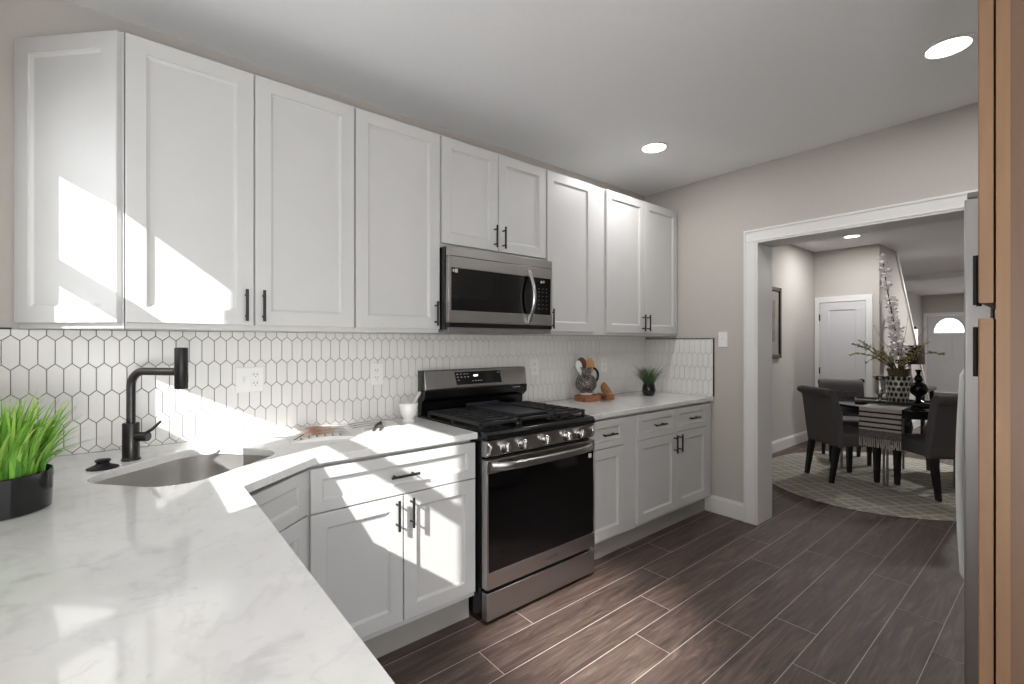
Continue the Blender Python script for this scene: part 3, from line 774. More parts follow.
mb.box(RX0 + 0.262, RX0 + 0.272, -0.585, -0.13, 0.962, 0.972); mb.box(RX1 - 0.272, RX1 - 0.262, -0.585, -0.13, 0.962, 0.972); mb.box(RX0 + 0.262, RX1 - 0.262, -0.14, -0.13, 0.962, 0.978)
mb.box(RX0 + 0.262, RX1 - 0.262, -0.585, -0.572, 0.962, 0.966)
build(mb, 'griddle', M['griddle'], t, bev=0.003)
for x in (RX0 + 0.134, RX1 - 0.134):
    for y in (-0.50, -0.24):
        mb = MB(); mb.lathe([(0.05, 0), (0.05, 0.006), (0.036, 0.010), (0.036, 0.016), (0.033, 0.019), (0, 0.019)], (x, y, 0.9215), 24); build(mb, 'burner', M['iron'], t)

# ------------------------------------------------------------------ microwave
MX0, MX1 = 1.0675, 1.834
t = thing('microwave', (1.38, -0.2, 1.392), 'over-the-range microwave with dark glass door and curved steel handle', 'microwave')
mb = MB(); mb.box(MX0, MX1 - 0.0, -0.372, -0.013, 1.411, 1.845); build(mb, 'body', M['enamel'], t, bev=0.002)
mb = MB(); mb.box(MX0 + 0.004, 1.816, -0.402, -0.373, 1.795, 1.843); build(mb, 'top_vent_strip', M['steel'], t, bev=0.002)
mb = MB(); gx0, gx1, gz0, gz1 = 1.088, 1.583, 1.511, 1.733
mb.box(MX0 + 0.004, 1.816, -0.402, -0.373, gz1, 1.793); mb.box(MX0 + 0.004, 1.816, -0.402, -0.373, 1.447, gz0)
mb.box(MX0 + 0.004, gx0, -0.402, -0.373, gz0, gz1); mb.box(1.804, 1.816, -0.402, -0.373, gz0, gz1)
door = build(mb, 'door', M['steel'], t, bev=0.0015)
mb = MB(); mb.box(gx0, 1.628, -0.4005, -0.373, gz0, gz1); build(mb, 'door_glass', M['glass_black'], door)
for a, b_, c_, d_ in ((1.096, 1.105, 1.712, 1.727), (1.109, 1.127, 1.709, 1.729)):
    mb = MB(); mb.box(a, b_, -0.4014, -0.4005, c_, d_); build(mb, 'sticker', M['marking'], door)
mb = MB(); N = 16; pts = []
for i in range(N + 1):
    q = i / N; pts.append((1.620, -0.404 - 0.050 * math.sin(math.pi * q), 1.458 + 0.312 * q))
mb.tube(pts, 0.0125, 14); mb.cyl((1.620, -0.402, 1.463), (1.620, -0.418, 1.463), 0.010, 12); mb.cyl((1.620, -0.402, 1.765), (1.620, -0.418, 1.765), 0.010, 12)
build(mb, 'handle', M['steel_bright'], door)
mb = MB(); mb.box(1.659, 1.803, -0.4005, -0.373, gz0, gz1); mb.box(1.629, 1.658, -0.400, -0.373, gz0, gz1); cp = build(mb, 'control_panel', M['glass_black'], t)
for a, b_, c_, d_ in ((1.719, 1.733, 1.701, 1.715), (1.740, 1.750, 1.703, 1.717)):
    mb = MB(); mb.box(a, b_, -0.4014, -0.4005, c_, d_); build(mb, 'sticker', M['marking'], cp)
for zz in (1.666, 1.646, 1.621, 1.596, 1.571, 1.546):
    for xx in (1.701, 1.732, 1.764):
        mb = MB(); mb.box(xx, xx + 0.008, -0.4010, -0.4005, zz, zz + 0.002); build(mb, 'key_marking', M['marking'], cp)
mb = MB(); mb.box(MX0 + 0.01, 1.816, -0.390, -0.02, 1.398, 1.424); build(mb, 'base_plate', M['grey_metal'], t, bev=0.002)
mb = MB(); mb.box(MX0 + 0.004, 1.816, -0.399, -0.373, 1.424, 1.445); build(mb, 'vent_grille', M['enamel'], t, bev=0.002)
mb = MB(); mb.box(1.16, 1.34, -0.36, -0.22, 1.395, 1.398); build(mb, 'grease_filter', M['grey_metal'], t)
mb = MB(); mb.box(1.56, 1.74, -0.36, -0.22, 1.395, 1.398); build(mb, 'grease_filter', M['grey_metal'], t)

# ------------------------------------------------------------------ outlets and switches
def plate(name, label, cat, P, w, h, devices):
    """P maps (u, z, depth) to the wall"""
    t = thing(name, P(0, 0, 0), label, cat, None)
    def bx(mb, u0, u1, z0, z1, d0, d1):
        a, b = Vector(P(u0, z0, d0)), Vector(P(u1, z1, d1)); mb.box(a.x, b.x, a.y, b.y, a.z, b.z)
    mb = MB(); bx(mb, -w/2, w/2, -h/2, h/2, 0, 0.005); build(mb, 'cover_plate', M['plastic_white'], t, bev=0.0015)
    for u, kind in devices:
        if kind == 'switch':
            mb = MB()
            bx(mb, u - 0.0055, u + 0.0055, -0.012, 0.012, 0.005, 0.0065); bx(mb, u - 0.004, u + 0.004, 0.0, 0.011, 0.0065, 0.014); build(mb, 'toggle', M['plastic_white'], t, bev=0.001)
        else:
            for zc in (0.020, -0.020):
                mb = MB(); bx(mb, u - 0.0165, u + 0.0165, zc - 0.0135, zc + 0.0135, 0.005, 0.0068); rc = build(mb, 'receptacle', M['plastic_white'], t, bev=0.001)
                for a, b_, c_, d_ in ((-0.0078, -0.0052, -0.001, 0.008), (0.0052, 0.0078, -0.001, 0.008), (-0.002, 0.002, -0.009, -0.005)):
                    mb = MB(); bx(mb, u + a, u + b_, zc + c_, zc + d_, 0.0066, 0.0071); build(mb, 'slot', M['slot'], rc)
    return t
def PR(xc, zc): return lambda u, z, d: (xc + u, -0.0117 - d, zc + z)
plate('wall_outlet', 'white double plate with a toggle and an outlet on the tiles above the sink', 'outlet', PR(0.233, 1.171), 0.116, 0.116, [(-0.023, 'switch'), (0.023, 'outlet')])
plate('wall_outlet', 'white outlet plate on the tiles between sink and range, above the cookbook', 'outlet', PR(0.849, 1.169), 0.071, 0.116, [(0, 'outlet')])
plate('wall_outlet', 'white outlet plate on the tiles just right of the range backguard', 'outlet', PR(2.022, 1.167), 0.071, 0.116, [(0, 'outlet')])
plate('wall_outlet', 'white outlet plate on the tiles between pitcher and small plant', 'outlet', PR(2.783, 1.162), 0.071, 0.116, [(0, 'outlet')])
plate('light_switch', 'white single toggle switch on the wall left of the doorway', 'light switch', lambda u, z, d: (XF - d, -0.710 - u, 1.366 + z), 0.073, 0.118, [(0, 'switch')])

# ------------------------------------------------------------------ things on the left counter
BK = Vector((0.615, -0.225, 0.914))
t = thing('cookbook', BK, 'open cookbook with an orange food photograph lying on the counter by the sink', 'book')
bu = Vector((0.985, -0.17, 0)); bv = Vector((0.17, 0.985, 0))
def bp(u, v, z): return BK + bu * u * 1.2 + bv * v * 1.12 + Vector((0, 0, z))
mb = MB(); mb.obox(bp(-0.22, -0.148, 0), bu * 0.528, bv * 0.3315, (0, 0, 0.0025)); build(mb, 'cover', M['paper'], t)
def pagez(u): return 0.004 + 0.012 * math.sin(math.pi * min(1, abs(u) / 0.215)) ** 0.8
for s in (-1, 1):
    mb = MB(); rows = []
    for i in range(13):
        u = s * (0.001 + 0.215 * i / 12); rows.append([mb.bm.verts.new(p) for p in (bp(u, -0.143, 0.0025), bp(u, 0.143, 0.0025), bp(u, 0.143, pagez(u)), bp(u, -0.143, pagez(u)))])
    for a, b in zip(rows, rows[1:]):
        for k in range(4): mb.bm.faces.new((a[k], a[(k+1) % 4], b[(k+1) % 4], b[k]))
    mb.bm.faces.new(rows[0]); mb.bm.faces.new(rows[-1][::-1]); bmesh.ops.recalc_face_normals(mb.bm, faces=mb.bm.faces[:])
    pg = build(mb, 'pages', M['paper'], t, angle=50)
    rng = random.Random(4 if s < 0 else 9)
    def strip(mb, u0, v0, u1, v1, wd, lift):
        n = 8; prev = None; d = Vector((u1 - u0, v1 - v0)).normalized(); nrm = Vector((-d.y, d.x))
        for i in range(n + 1):
            q = i / n; u, v = u0 + (u1 - u0) * q, v0 + (v1 - v0) * q; ww = wd * (0.75 + 0.25 * math.sin(9 * q + u0 * 50))
            a = mb.bm.verts.new(bp(u - nrm.x * ww, v - nrm.y * ww, pagez(u) + lift)); b = mb.bm.verts.new(bp(u + nrm.x * ww, v + nrm.y * ww, pagez(u) + lift))
            if prev: mb.bm.faces.new((prev[0], a, b, prev[1]))
            prev = (a, b)
    if s < 0:
        mb = MB()
        for i in range(7): v = -0.085 + 0.028 * i; strip(mb, -0.185 + rng.uniform(0, .03), v, -0.035 + rng.uniform(-.03, .01), v + 0.024, 0.0065, 0.0006)
        build(mb, 'food_picture', M['orange_print'], pg, smooth=False)
        mb = MB()
        for i in range(8): v = -0.098 + 0.028 * i; strip(mb, -0.175 + rng.uniform(0, .04), v, -0.05 + rng.uniform(-.03, .02), v + 0.026, 0.0035, 0.0010)
        build(mb, 'browned_strips', M['brown_print'], pg, smooth=False)
        mb = MB()
        for i in range(6): u = -0.185 + 0.027 * i; strip(mb, u, -0.132, u + 0.004, -0.098, 0.003, 0.001); strip(mb, u - .004, -0.133, u + 0.010, -0.133, 0.003, 0.001)
        for i in range(5): v = -0.09 + 0.042 * i; strip(mb, -0.045, v, -0.008, v + 0.02, 0.004, 0.001)
        strip(mb, -0.205, -0.11, -0.165, -0.035, 0.005, 0.001)
        build(mb, 'skewer_ends', M['marking_dark'], pg, smooth=False)
    else:
        mb = MB()
        for i in range(3): strip(mb, 0.02, 0.120 - i * 0.05, 0.12 + 0.05 * (i % 2), 0.120 - i * 0.05, 0.006, 0.0012)
        strip(mb, 0.05, -0.05, 0.15, -0.05, 0.006, 0.0012)
        build(mb, 'printed_lines', M['marking_dark'], pg, smooth=False)
TG = Vector((0.745, -0.285, 0.9345))
mb = MB()
for k in (-1, 1): mb.tube([TG + Vector((-0.058 + 0.014 * k, -0.105 - 0.006 * k, 0)), TG + Vector((0.0 + 0.012 * k, 0.0 - 0.006 * k, 0.004)), TG + Vector((0.052, 0.095, 0.0015))], [0.005, 0.0055, 0.005], 8)
o = build(mb, 'tongs', M['slot'], org=TG); tag(o, 'small dark grey metal tongs lying on the right page of the open cookbook', 'tongs')
MC = Vector((0.972, -0.150, 0.914))
mb = MB(); mb.lathe([(0.032, 0), (0.034, 0.006), (0.026, 0.014), (0.030, 0.022), (0.044, 0.045), (0.050, 0.075), (0.052, 0.098), (0.050, 0.101), (0.047, 0.098), (0.044, 0.07), (0.032, 0.04), (0, 0.034)], MC, 36)
o = build(mb, 'mortar', M['ceramic'], org=MC); tag(o, 'white ceramic mortar on the counter beside the range', 'mortar')
pd = Vector((0.55, -0.03, 0.83)).normalized(); p0 = MC + Vector((-0.004, 0.0, 0.048))
mb = MB(); mb.tube([p0, p0 + pd * 0.006, p0 + pd * 0.03, p0 + pd * 0.06, p0 + pd * 0.115, p0 + pd * 0.128, p0 + pd * 0.132], [0.006, 0.013, 0.014, 0.009, 0.0105, 0.008, 0.003], 16)
o = build(mb, 'pestle', M['pestle'], org=p0); tag(o, 'pale stone pestle leaning out of the white mortar', 'pestle')

# ------------------------------------------------------------------ things on the right counter
def blob(cx, cy, rx, ry, seed, n=28, rot=0, amp=0.08):
    rng = random.Random(seed); ph = [rng.uniform(0, 6.28) for _ in range(4)]
    pts = []
    for i in range(n):
        a = 2 * math.pi * i / n; k = 1 + amp * (math.sin(2 * a + ph[0]) + 0.6 * math.sin(3 * a + ph[1]) + 0.4 * math.sin(5 * a + ph[2]))
        x = rx * k * math.copysign(abs(math.cos(a)) ** 0.7, math.cos(a)); y = ry * k * math.copysign(abs(math.sin(a)) ** 0.7, math.sin(a))
        pts.append((cx + x * math.cos(rot) - y * math.sin(rot), cy + x * math.sin(rot) + y * math.cos(rot)))
    return pts
mb = MB(); mb.prism(blob(2.418, -0.165, 0.098, 0.085, 2, rot=-0.1), 0.914, 0.955)
o = build(mb, 'serving_board', M['board'], org=(2.418, -0.165, 0.914), bev=0.006, seg=3); tag(o, 'thick live-edge wooden serving board under the pitcher', 'serving board')
mb = MB(); mb.prism(blob(2.580, -0.19, 0.050, 0.065, 6, rot=0.2), 0.914, 0.952)
o = build(mb, 'serving_board', M['board'], org=(2.580, -0.19, 0.914), bev=0.006, seg=3); tag(o, 'small round-ended wooden board at the right of the pitcher board', 'serving board')
PC = Vector((2.442, -0.125, 0.9552))
t = thing('pitcher', PC, 'round hammered grey pitcher with black handle holding wooden utensils', 'pitcher')
mb = MB(); mb.lathe([(0.048, 0), (0.050, 0.004), (0.048, 0.012), (0, 0.012)], PC, 32); build(mb, 'foot', M['ceramic'], t)
prof = [(0.046, 0.012)] + [(0.080 * math.cos(R(a)), 0.082 + 0.073 * math.sin(R(a))) for a in range(-55, 66, 10)] + [(0.036, 0.158), (0.038, 0.172), (0.047, 0.196), (0.050, 0.204), (0.046, 0.204), (0.034, 0.172), (0.03, 0.13), (0.0, 0.05)]
mb = MB(); mb.lathe(prof, PC, 40); build(mb, 'body', M['pitcher'], t)
mb = MB(); hd = Vector((0.85, -0.5, 0)); pts = []
for i in range(11):
    a = R(110 - 200 * i / 10); pts.append(PC + hd * (0.052 + 0.042 * max(-0.25, math.cos(a))) + Vector((0, 0, 0.140 + 0.055 * math.sin(a))))
mb.tube(pts, 0.009, 12); build(mb, 'handle', M['gloss_black'], t)
def utensil(name, base, tip, label, mat, hw, hl, th=0.007):
    base, tip = Vector(base), Vector(tip); d = (tip - base).normalized(); L = (tip - base).length
    s = Vector((0.80, -0.60, 0)); s = (s - d * s.dot(d)).normalized(); n = d.cross(s)
    mb = MB(); mb.tube([base, base + d * (L - hl * 0.9)], 0.006, 10)
    pts = []
    for i in range(20):
        a = 2 * math.pi * i / 20; pts.append(base + d * (L - hl / 2 + hl / 2 * math.sin(a)) + s * (hw * math.cos(a) * (1 + 0.15 * math.sin(a))) - n * th / 2)
    mb.extr(pts, n * th)
    o = build(mb, name, mat, org=base, bev=0.002); tag(o, label, 'utensil', 'utensils in the grey pitcher'); return o
q = PC + Vector((0, 0, 0.075))
utensil('spatula', q + Vector((-0.022, 0.010, 0)), q + Vector((-0.056, 0.035, 0.178)), 'white spatula leaning left in the grey pitcher', M['ceramic'], 0.024, 0.100)
utensil('wooden_spoon', q + Vector((0.002, 0.024, 0)), q + Vector((-0.012, 0.040, 0.200)), 'dark reddish wooden spoon standing behind the white spatula', M['spoon_dark'], 0.034, 0.125)
utensil('wooden_spoon', q + Vector((0.004, -0.018, 0)), q + Vector((0.022, -0.024, 0.196)), 'light wooden spoon in the middle of the grey pitcher', M['spoon'], 0.028, 0.125)
utensil('wooden_spoon', q + Vector((0.024, 0.006, 0)), q + Vector((0.056, 0.006, 0.190)), 'light wide wooden spoon leaning rightmost in the grey pitcher', M['spoon'], 0.036, 0.125)
BC = Vector((2.498, -0.262, 0.9552)); tilt = Matrix.Translation(BC + Vector((0, 0, 0.041))) @ Vector((0, 0, 1)).rotation_difference(Vector((0.50, -0.72, 0.62)).normalized()).to_matrix().to_4x4() @ Matrix.Translation(Vector((0, 0, -0.028)))
mb = MB(); mb.lathe([(0.0, 0), (0.018, 0.0), (0.038, 0.010), (0.051, 0.028), (0.055, 0.052), (0.052, 0.053), (0.046, 0.032), (0.03, 0.014), (0, 0.007)], (0, 0, 0), 32, mat=tilt)
o = build(mb, 'bowl', M['bowl'], org=BC); tag(o, 'small wooden bowl tipped on its side in front of the pitcher', 'bowl')

# ------------------------------------------------------------------ pantry and fridge at the right edge
t = thing('pantry_cabinet', (1.505, -2.66, 0), 'tall pantry cabinet with bare maple side at the right edge of view', 'cabinet')
mb = MB(); mb.box(1.202, 1.812, YN + 0.003, -2.3725, 0, ZT); build(mb, 'body', M['maple_dark'], t)
mb = MB(); mb.box(1.200, 1.814, -2.3725, -2.352, 0.10, ZT); build(mb, 'face_frame', M['maple'], t)
for z0, z1, hz in ((1.429, 2.43, 1.429 + 0.075), (0.12, 1.396, 1.396 - 0.075)):
    for x1, hx in ((1.506, 1.478), (1.813, 1.536)):
        d = shaker('door', t, (x1, -2.348, z0), (-1, 0, 0), (0, 1, 0), 0.303, z1 - z0, T=0.023, mat=M['maple'])
        pull(d, (hx, -2.325, hz), Z3, (0, 1, 0))
t = thing('refrigerator', (2.27, -2.6, 0), 'stainless side-by-side refrigerator standing beyond the maple pantry', 'refrigerator')
mb = MB(); mb.box(1.830, 2.710, YN + 0.02, -2.301, 0.02, 1.785); mb.box(1.87, 2.67, YN + 0.06, -2.37, 0.0, 0.02); build(mb, 'body', M['steel_fridge'], t, bev=0.003)
for x0, x1, hx in ((1.830, 2.268, 2.235), (2.272, 2.710, 2.305)):
    mb = MB(); mb.box(x0, x1, -2.298, -2.234, 0.05, 1.795); d = build(mb, 'door', M['steel_fridge'], t, bev=0.006, seg=3)
    mb = MB(); pts = [(hx, -2.234, 0.44), (hx, -2.20, 0.445), (hx, -2.188, 0.47)] + [(hx, -2.188 + 0.012 * math.sin(math.pi * i / 10), 0.47 + 0.075 * i) for i in range(1, 11)] + [(hx, -2.20, 1.245), (hx, -2.234, 1.25)]
    mb.tube(pts, 0.011, 12); build(mb, 'handle', M['plastic_white'], d)
mb = MB(); mb.box(1.835, 1.895, -2.315, -2.24, 1.796, 1.816); build(mb, 'hinge_cover', M['grey_metal'], t, bev=0.003)

# ------------------------------------------------------------------ recessed lights, then added fill lamps
def can(x, y, z, label, power, r=0.075, aim=None, spot=None):
    t = thing('recessed_light', (x, y, z), label, 'ceiling light', 'recessed ceiling lights')
    mb = MB(); mb.lathe([(r, -0.0005), (r + 0.016, -0.0005), (r + 0.016, -0.004), (r + 0.004, -0.007), (r, -0.004), (r, -0.0005)], (x, y, z), 36, cap=False); build(mb, 'trim_ring', M['trim'], t)
    mb = MB(); mb.lathe([(r, -0.001), (r, -0.0035), (0, -0.0035)], (x, y, z), 36); build(mb, 'lens', M['lamp_on'], t)
    if spot:
        l = bpy.data.lights.new('lamp', 'SPOT'); l.spot_size = R(spot); l.spot_blend = 1.0; l.shadow_soft_size = 0.05
    else:
        l = bpy.data.lights.new('lamp', 'AREA'); l.shape = 'DISK'; l.size = 0.14
    l.energy = power; l.color = (1, 0.99, 0.985)
    lo = bpy.data.objects.new('lamp', l); COL.objects.link(lo); lo.parent = t; lo.location = (0, 0, -0.02)
    if aim: lo.rotation_euler = (Vector(aim) - Vector((x, y, z))).to_track_quat('-Z', 'Y').to_euler()
can(2.60, -2.098, HK, 'round lit recessed light in the kitchen ceiling nearest the pantry', CAN_POWER)
can(2.522, -0.655, HK, 'round lit recessed light in the kitchen ceiling near the wall cabinets', CAN_POWER)
can(0.65, -2.10, HK, 'added unseen ceiling spot making the soft light patch on the kitchen floor', 520, aim=(1.50, -0.97, 0), spot=25)  # added out of view, stands in for the soft light on the floor

PG = Vector((-0.30, -2.72, 0))
t = thing('added_fill_lamp', PG, 'added fill uplighter with a white bowl shade, out of view at the counter end', 'lamp')  # lamp added behind the camera to lift the ceiling and cabinet fronts
mb = MB(); mb.lathe([(0.13, 0), (0.13, 0.012), (0.02, 0.02), (0.011, 0.03), (0.011, 0.98), (0, 0.98)], PG, 28); build(mb, 'base', M['black'], t)
mb = MB(); mb.lathe([(0, 0.981), (0.10, 0.995), (0.14, 1.035), (0.137, 1.037), (0.095, 1.002), (0, 0.989)], PG, 36); build(mb, 'lamp_shade', M['trim'], t)
l = bpy.data.lights.new('lamp', 'POINT'); l.energy = FILL_LAMP; l.shadow_soft_size = 0.14; l.color = (1, 0.99, 0.985)
lo = bpy.data.objects.new('lamp', l); COL.objects.link(lo); lo.parent = t; lo.location = (0, 0, 1.08)

# ------------------------------------------------------------------ dining and living rooms
YL = -0.115; XC = 7.25; YS = -0.85; XE = 16.5; YR = -4.4; YV = 0.214
mb = MB(); mb.box(XD, XE + 0.2, YR - 0.1, 0.35, HD, HD + 0.1); build(mb, 'ceiling_dining', M['ceiling'], kind='structure', smooth=False)
mb = MB(); mb.box(XD, XC + 0.1, YL, 0.25, -0.05, HD); build(mb, 'wall_dining', M['wall'], kind='structure', smooth=False)
mb = MB(); mb.box(XC + 0.1, XE + 0.1, YV, 0.33, -0.05, HD); build(mb, 'wall_living', M['wall'], kind='structure', smooth=False)
mb = MB(); mb.box(XD, XE + 0.1, YR - 0.1, YR, -0.05, HD); build(mb, 'wall_far_side', M['wall'], kind='structure', smooth=False)
mb = MB(); mb.box(XD, XD + 0.02, YR, YN - 0.15, -0.05, HD); build(mb, 'wall_dining_return', M['wall'], kind='structure', smooth=False)
# wall with the closet door
DY0, DY1, DZ = -0.712, -0.183, 1.892
mb = MB(); mb.box(XC, XC + 0.1, DY1, YL, -0.05, HD); mb.box(XC, XC + 0.1, YS, DY0, -0.05, HD); mb.box(XC, XC + 0.1, DY0, DY1, DZ, HD)
build(mb, 'wall_closet', M['wall'], kind='structure', smooth=False)
# sloping wall beside the stairs
mb = MB(); mb.extr([(XC + 0.1, YS, -0.02), (10.64, YS, -0.02), (9.34, YS, 1.30), (8.03, YS, HD), (XC + 0.1, YS, HD)], (0, 0.1, 0)); build(mb, 'wall_stair', M['wall'], kind='structure', smooth=False)
mb = MB(); 
mb.obox((10.64, YS - 0.02, 0.0), Vector((8.03 - 10.64, 0, HD)), (0, 0.14, 0), Vector((0.035, 0, 0.035))); build(mb, 'trim_4', M['trim'], kind='structure', smooth=False)
mb = MB()
for i in range(11): mb.box(10.55 - 0.24 * i - 0.26, 10.55 - 0.24 * i, YS + 0.105, YV - 0.005, 0.0, 0.22 * (i + 1))
build(mb, 'stairs', M['black_wood'], kind='structure', smooth=False)
# ceiling beam between the rooms
mb = MB(); mb.box(11.3, 11.5, YR, YV, HD - 0.09, HD); build(mb, 'ceiling_beam', M['ceiling'], kind='structure', smooth=False)
# closet door
d1 = struct('door_1', (XC, -0.46, 0))
mb = MB(); cw = 0.075
mb.box(XC - 0.02, XC, DY1 - 0.0, DY1 + 0.06, 0, DZ); mb.box(XC - 0.02, XC, DY0 - 0.07, DY0, 0, DZ); mb.box(XC - 0.02, XC, DY0 - 0.07, DY1 + 0.06, DZ, DZ + cw); build(mb, 'door_casing', M['trim'], d1, bev=0.002)
o = shaker('door_panel', d1, (XC + 0.02, DY1 - 0.004, 0.012), (0, -1, 0), (-1, 0, 0), DY1 - DY0 - 0.008, DZ - 0.018, st=0.105, T=0.035, mat=M['door_paint'])
mb = MB(); mb.lathe([(0.026, 0), (0.026, 0.005), (0.010, 0.008), (0.010, 0.028), (0.024, 0.036), (0.028, 0.048), (0.022, 0.058), (0, 0.061)], (0, 0, 0), 20, mat=Matrix.Translation((XC - 0.015, -0.672, 0.835)) @ Matrix.Rotation(R(-90), 4, 'Y')); build(mb, 'door_knob', M['black'], o)
for z in (0.30, 0.95, 1.685):
    mb = MB(); mb.box(XC - 0.024, XC - 0.010, DY1 - 0.008, DY1 + 0.006, z - 0.045, z + 0.045); build(mb, 'hinge', M['brass'], o)
# baseboards in the dining room
base_run('baseboard_dining', XD + 0.02, XC, YL - 0.016, YL, dy=1, h=0.12)
base_run('baseboard_stair', XC + 0.1, 10.5, YS - 0.016, YS, dy=1, h=0.12)
# front wall with the fanlight door
FD0, FD1, FZ = -0.755, 0.105, 2.05
mb = MB(); mb.box(XE, XE + 0.1, FD1, YV, -0.05, HD); mb.box(XE, XE + 0.1, FD0, FD1, FZ, HD)
mb.box(XE, XE + 0.1, -2.0, FD0, -0.05, HD); mb.box(XE, XE + 0.1, YR, -3.9, -0.05, HD); mb.box(XE, XE + 0.1, -3.9, -2.0, -0.05, 0.6); mb.box(XE, XE + 0.1, -3.9, -2.0, 2.2, HD)  # includes an unseen window opening added to let daylight in
build(mb, 'wall_front', M['wall'], kind='structure', smooth=False)
d2 = struct('door_2', (XE, -0.43, 0))
mb = MB(); mb.box(XE - 0.02, XE, FD1, FD1 + 0.075, 0, FZ); mb.box(XE - 0.02, XE, FD0 - 0.08, FD0, 0, FZ); mb.box(XE - 0.02, XE, FD0 - 0.08, FD1 + 0.075, FZ, FZ + 0.08); build(mb, 'door_casing', M['trim'], d2, bev=0.003)
mb = MB(); cy = (FD0 + FD1) / 2; fr = 0.30; fz = 1.59
hole = [(cy + fr * math.cos(R(180 * i / 20)), fz + fr * 1.3 * math.sin(R(180 * i / 20))) for i in range(21)]
mb.holed([(FD0 + 0.004, 0.01), (FD1 - 0.004, 0.01), (FD1 - 0.004, FZ - 0.004), (FD0 + 0.004, FZ - 0.004)], [hole], 0, 0.045)
bmesh.ops.transform(mb.bm, matrix=Matrix(((0, 0, -1, XE + 0.06), (1, 0, 0, 0), (0, 1, 0, 0), (0, 0, 0, 1))), verts=mb.bm.verts[:]); bmesh.ops.recalc_face_normals(mb.bm, faces=mb.bm.faces[:])
slab = build(mb, 'door_slab', M['door_paint'], d2, smooth=False)
for a, b, z0, z1 in ((FD0 + 0.13, cy - 0.05, 0.85, 1.45), (cy + 0.05, FD1 - 0.13, 0.85, 1.45), (FD0 + 0.13, cy - 0.05, 0.2, 0.72), (cy + 0.05, FD1 - 0.13, 0.2, 0.72)):
    mb = MB(); mb.box(XE + 0.007, XE + 0.015, a, b, z0, z1); mb.box(XE + 0.002, XE + 0.007, a + 0.035, b - 0.035, z0 + 0.035, z1 - 0.035); build(mb, 'raised_panel', M['door_paint'], slab, bev=0.004)
mb = MB()
for a in (45, 90, 135): mb.tube([(XE + 0.03, cy + 0.06 * math.cos(R(a)), fz + 0.08 * math.sin(R(a))), (XE + 0.03, cy + fr * math.cos(R(a)), fz + fr * 1.3 * math.sin(R(a)))], 0.008, 8)
mb.tube([(XE + 0.03, cy + 0.11 * math.cos(R(180 * i / 12)), fz + 0.14 * math.sin(R(180 * i / 12))) for i in range(13)], 0.008, 8); build(mb, 'fanlight_bars', M['door_paint'], slab)
mb = MB(); mb.ball((XE - 0.03, FD0 + 0.08, 1.0), 0.035); mb.ball((XE - 0.01, FD0 + 0.08, 1.14), 0.028); build(mb, 'door_knob', M['black'], slab)

can(6.463, -0.757, HD, 'round lit recessed light in the dining room ceiling', DIN_POWER)

can(8.6, -2.2, HD, 'added unseen fill light in the living room ceiling beyond the armchair', 34)  # unseen, added to brighten the living room and stair wall
can(13.2, -1.6, HD, 'added unseen fill light in the living room ceiling near the front door', 25)  # unseen, added to brighten the far end of the living room
can(8.8, -0.33, HD, 'added fill light in the ceiling over the stairs', 6)  # added to light the stairwell

# picture on the dining wall
t = thing('framed_picture', (5.75, YL, 1.148), 'tall dark-framed picture hanging on the dining room wall', 'picture')
mb = MB(); fx0, fx1, z0, z1, fw = 5.48, 6.03, 1.148, 2.013, 0.045
mb.box(fx0, fx1, YL - 0.03, YL - 0.002, z0, z0 + fw); mb.box(fx0, fx1, YL - 0.03, YL - 0.002, z1 - fw, z1); mb.box(fx0, fx0 + fw, YL - 0.03, YL - 0.002, z0, z1); mb.box(fx1 - fw, fx1, YL - 0.03, YL - 0.002, z0, z1); build(mb, 'frame', M['dark_frame'], t, bev=0.006)
mb = MB(); mb.box(fx0 + fw, fx1 - fw, YL - 0.012, YL - 0.004, z0 + fw, z1 - fw); o = build(mb, 'print', M['print'], t)
mb = MB(); mb.box(fx0 + 0.16, fx1 - 0.16, YL - 0.014, YL - 0.012, z0 + 0.2, z1 - 0.16); build(mb, 'image', plain('muted_image', rgb(128, 120, 110), 0.6, var=0.3, scale=14), o)

# oval rug
mb = MB(); mb.lathe([(0.985, 0.0), (1.0, 0.004), (0.985, 0.010), (0, 0.011)], (5.52, -1.22, 0.0), 96, sx=1.255, sy=0.99)
o = build(mb, 'rug', M['rug'], org=(5.52, -1.22, 0)); tag(o, 'oval sage and cream patterned rug under the dining table', 'rug')
ZR = 0.011

# dining table
TC = Vector((5.645, -1.314, 0)); TR = 0.55
TX0, TX1 = TC.x - TR - 0.007, TC.x + 0.40
t = thing('dining_table', (TC.x, TC.y, ZR), 'round black dining table on slender grey metal legs standing on the oval rug', 'table')
mb = MB(); mb.lathe([(TR - 0.02, 0.708), (TR - 0.004, 0.712), (TR, 0.724), (TR - 0.003, 0.736), (TR - 0.012, 0.738), (0, 0.738)], TC, 72); build(mb, 'tabletop', M['gloss_black'], t)
mb = MB(); mb.lathe([(TR - 0.10, 0.650), (TR - 0.085, 0.650), (TR - 0.085, 0.708), (TR - 0.10, 0.708), (TR - 0.10, 0.650)], TC, 64, cap=False); build(mb, 'apron', M['black_wood'], t)
for a in (0, 90, 180, 270):
    dx, dy = math.cos(R(a + 3)) * 0.435, math.sin(R(a + 3)) * 0.435; nx, ny = -dy / 0.435, dx / 0.435
    mb = MB()
    for k in (-0.013, 0.013): mb.tube([(TC.x + dx + nx * k, TC.y + dy + ny * k, ZR), (TC.x + dx + nx * k, TC.y + dy + ny * k, 0.708)], 0.0095, 8)
    mb.box(TC.x + dx - 0.02, TC.x + dx + 0.02, TC.y + dy - 0.02, TC.y + dy + 0.02, 0.640, 0.652)
    build(mb, 'leg', M['grey_metal'], t)
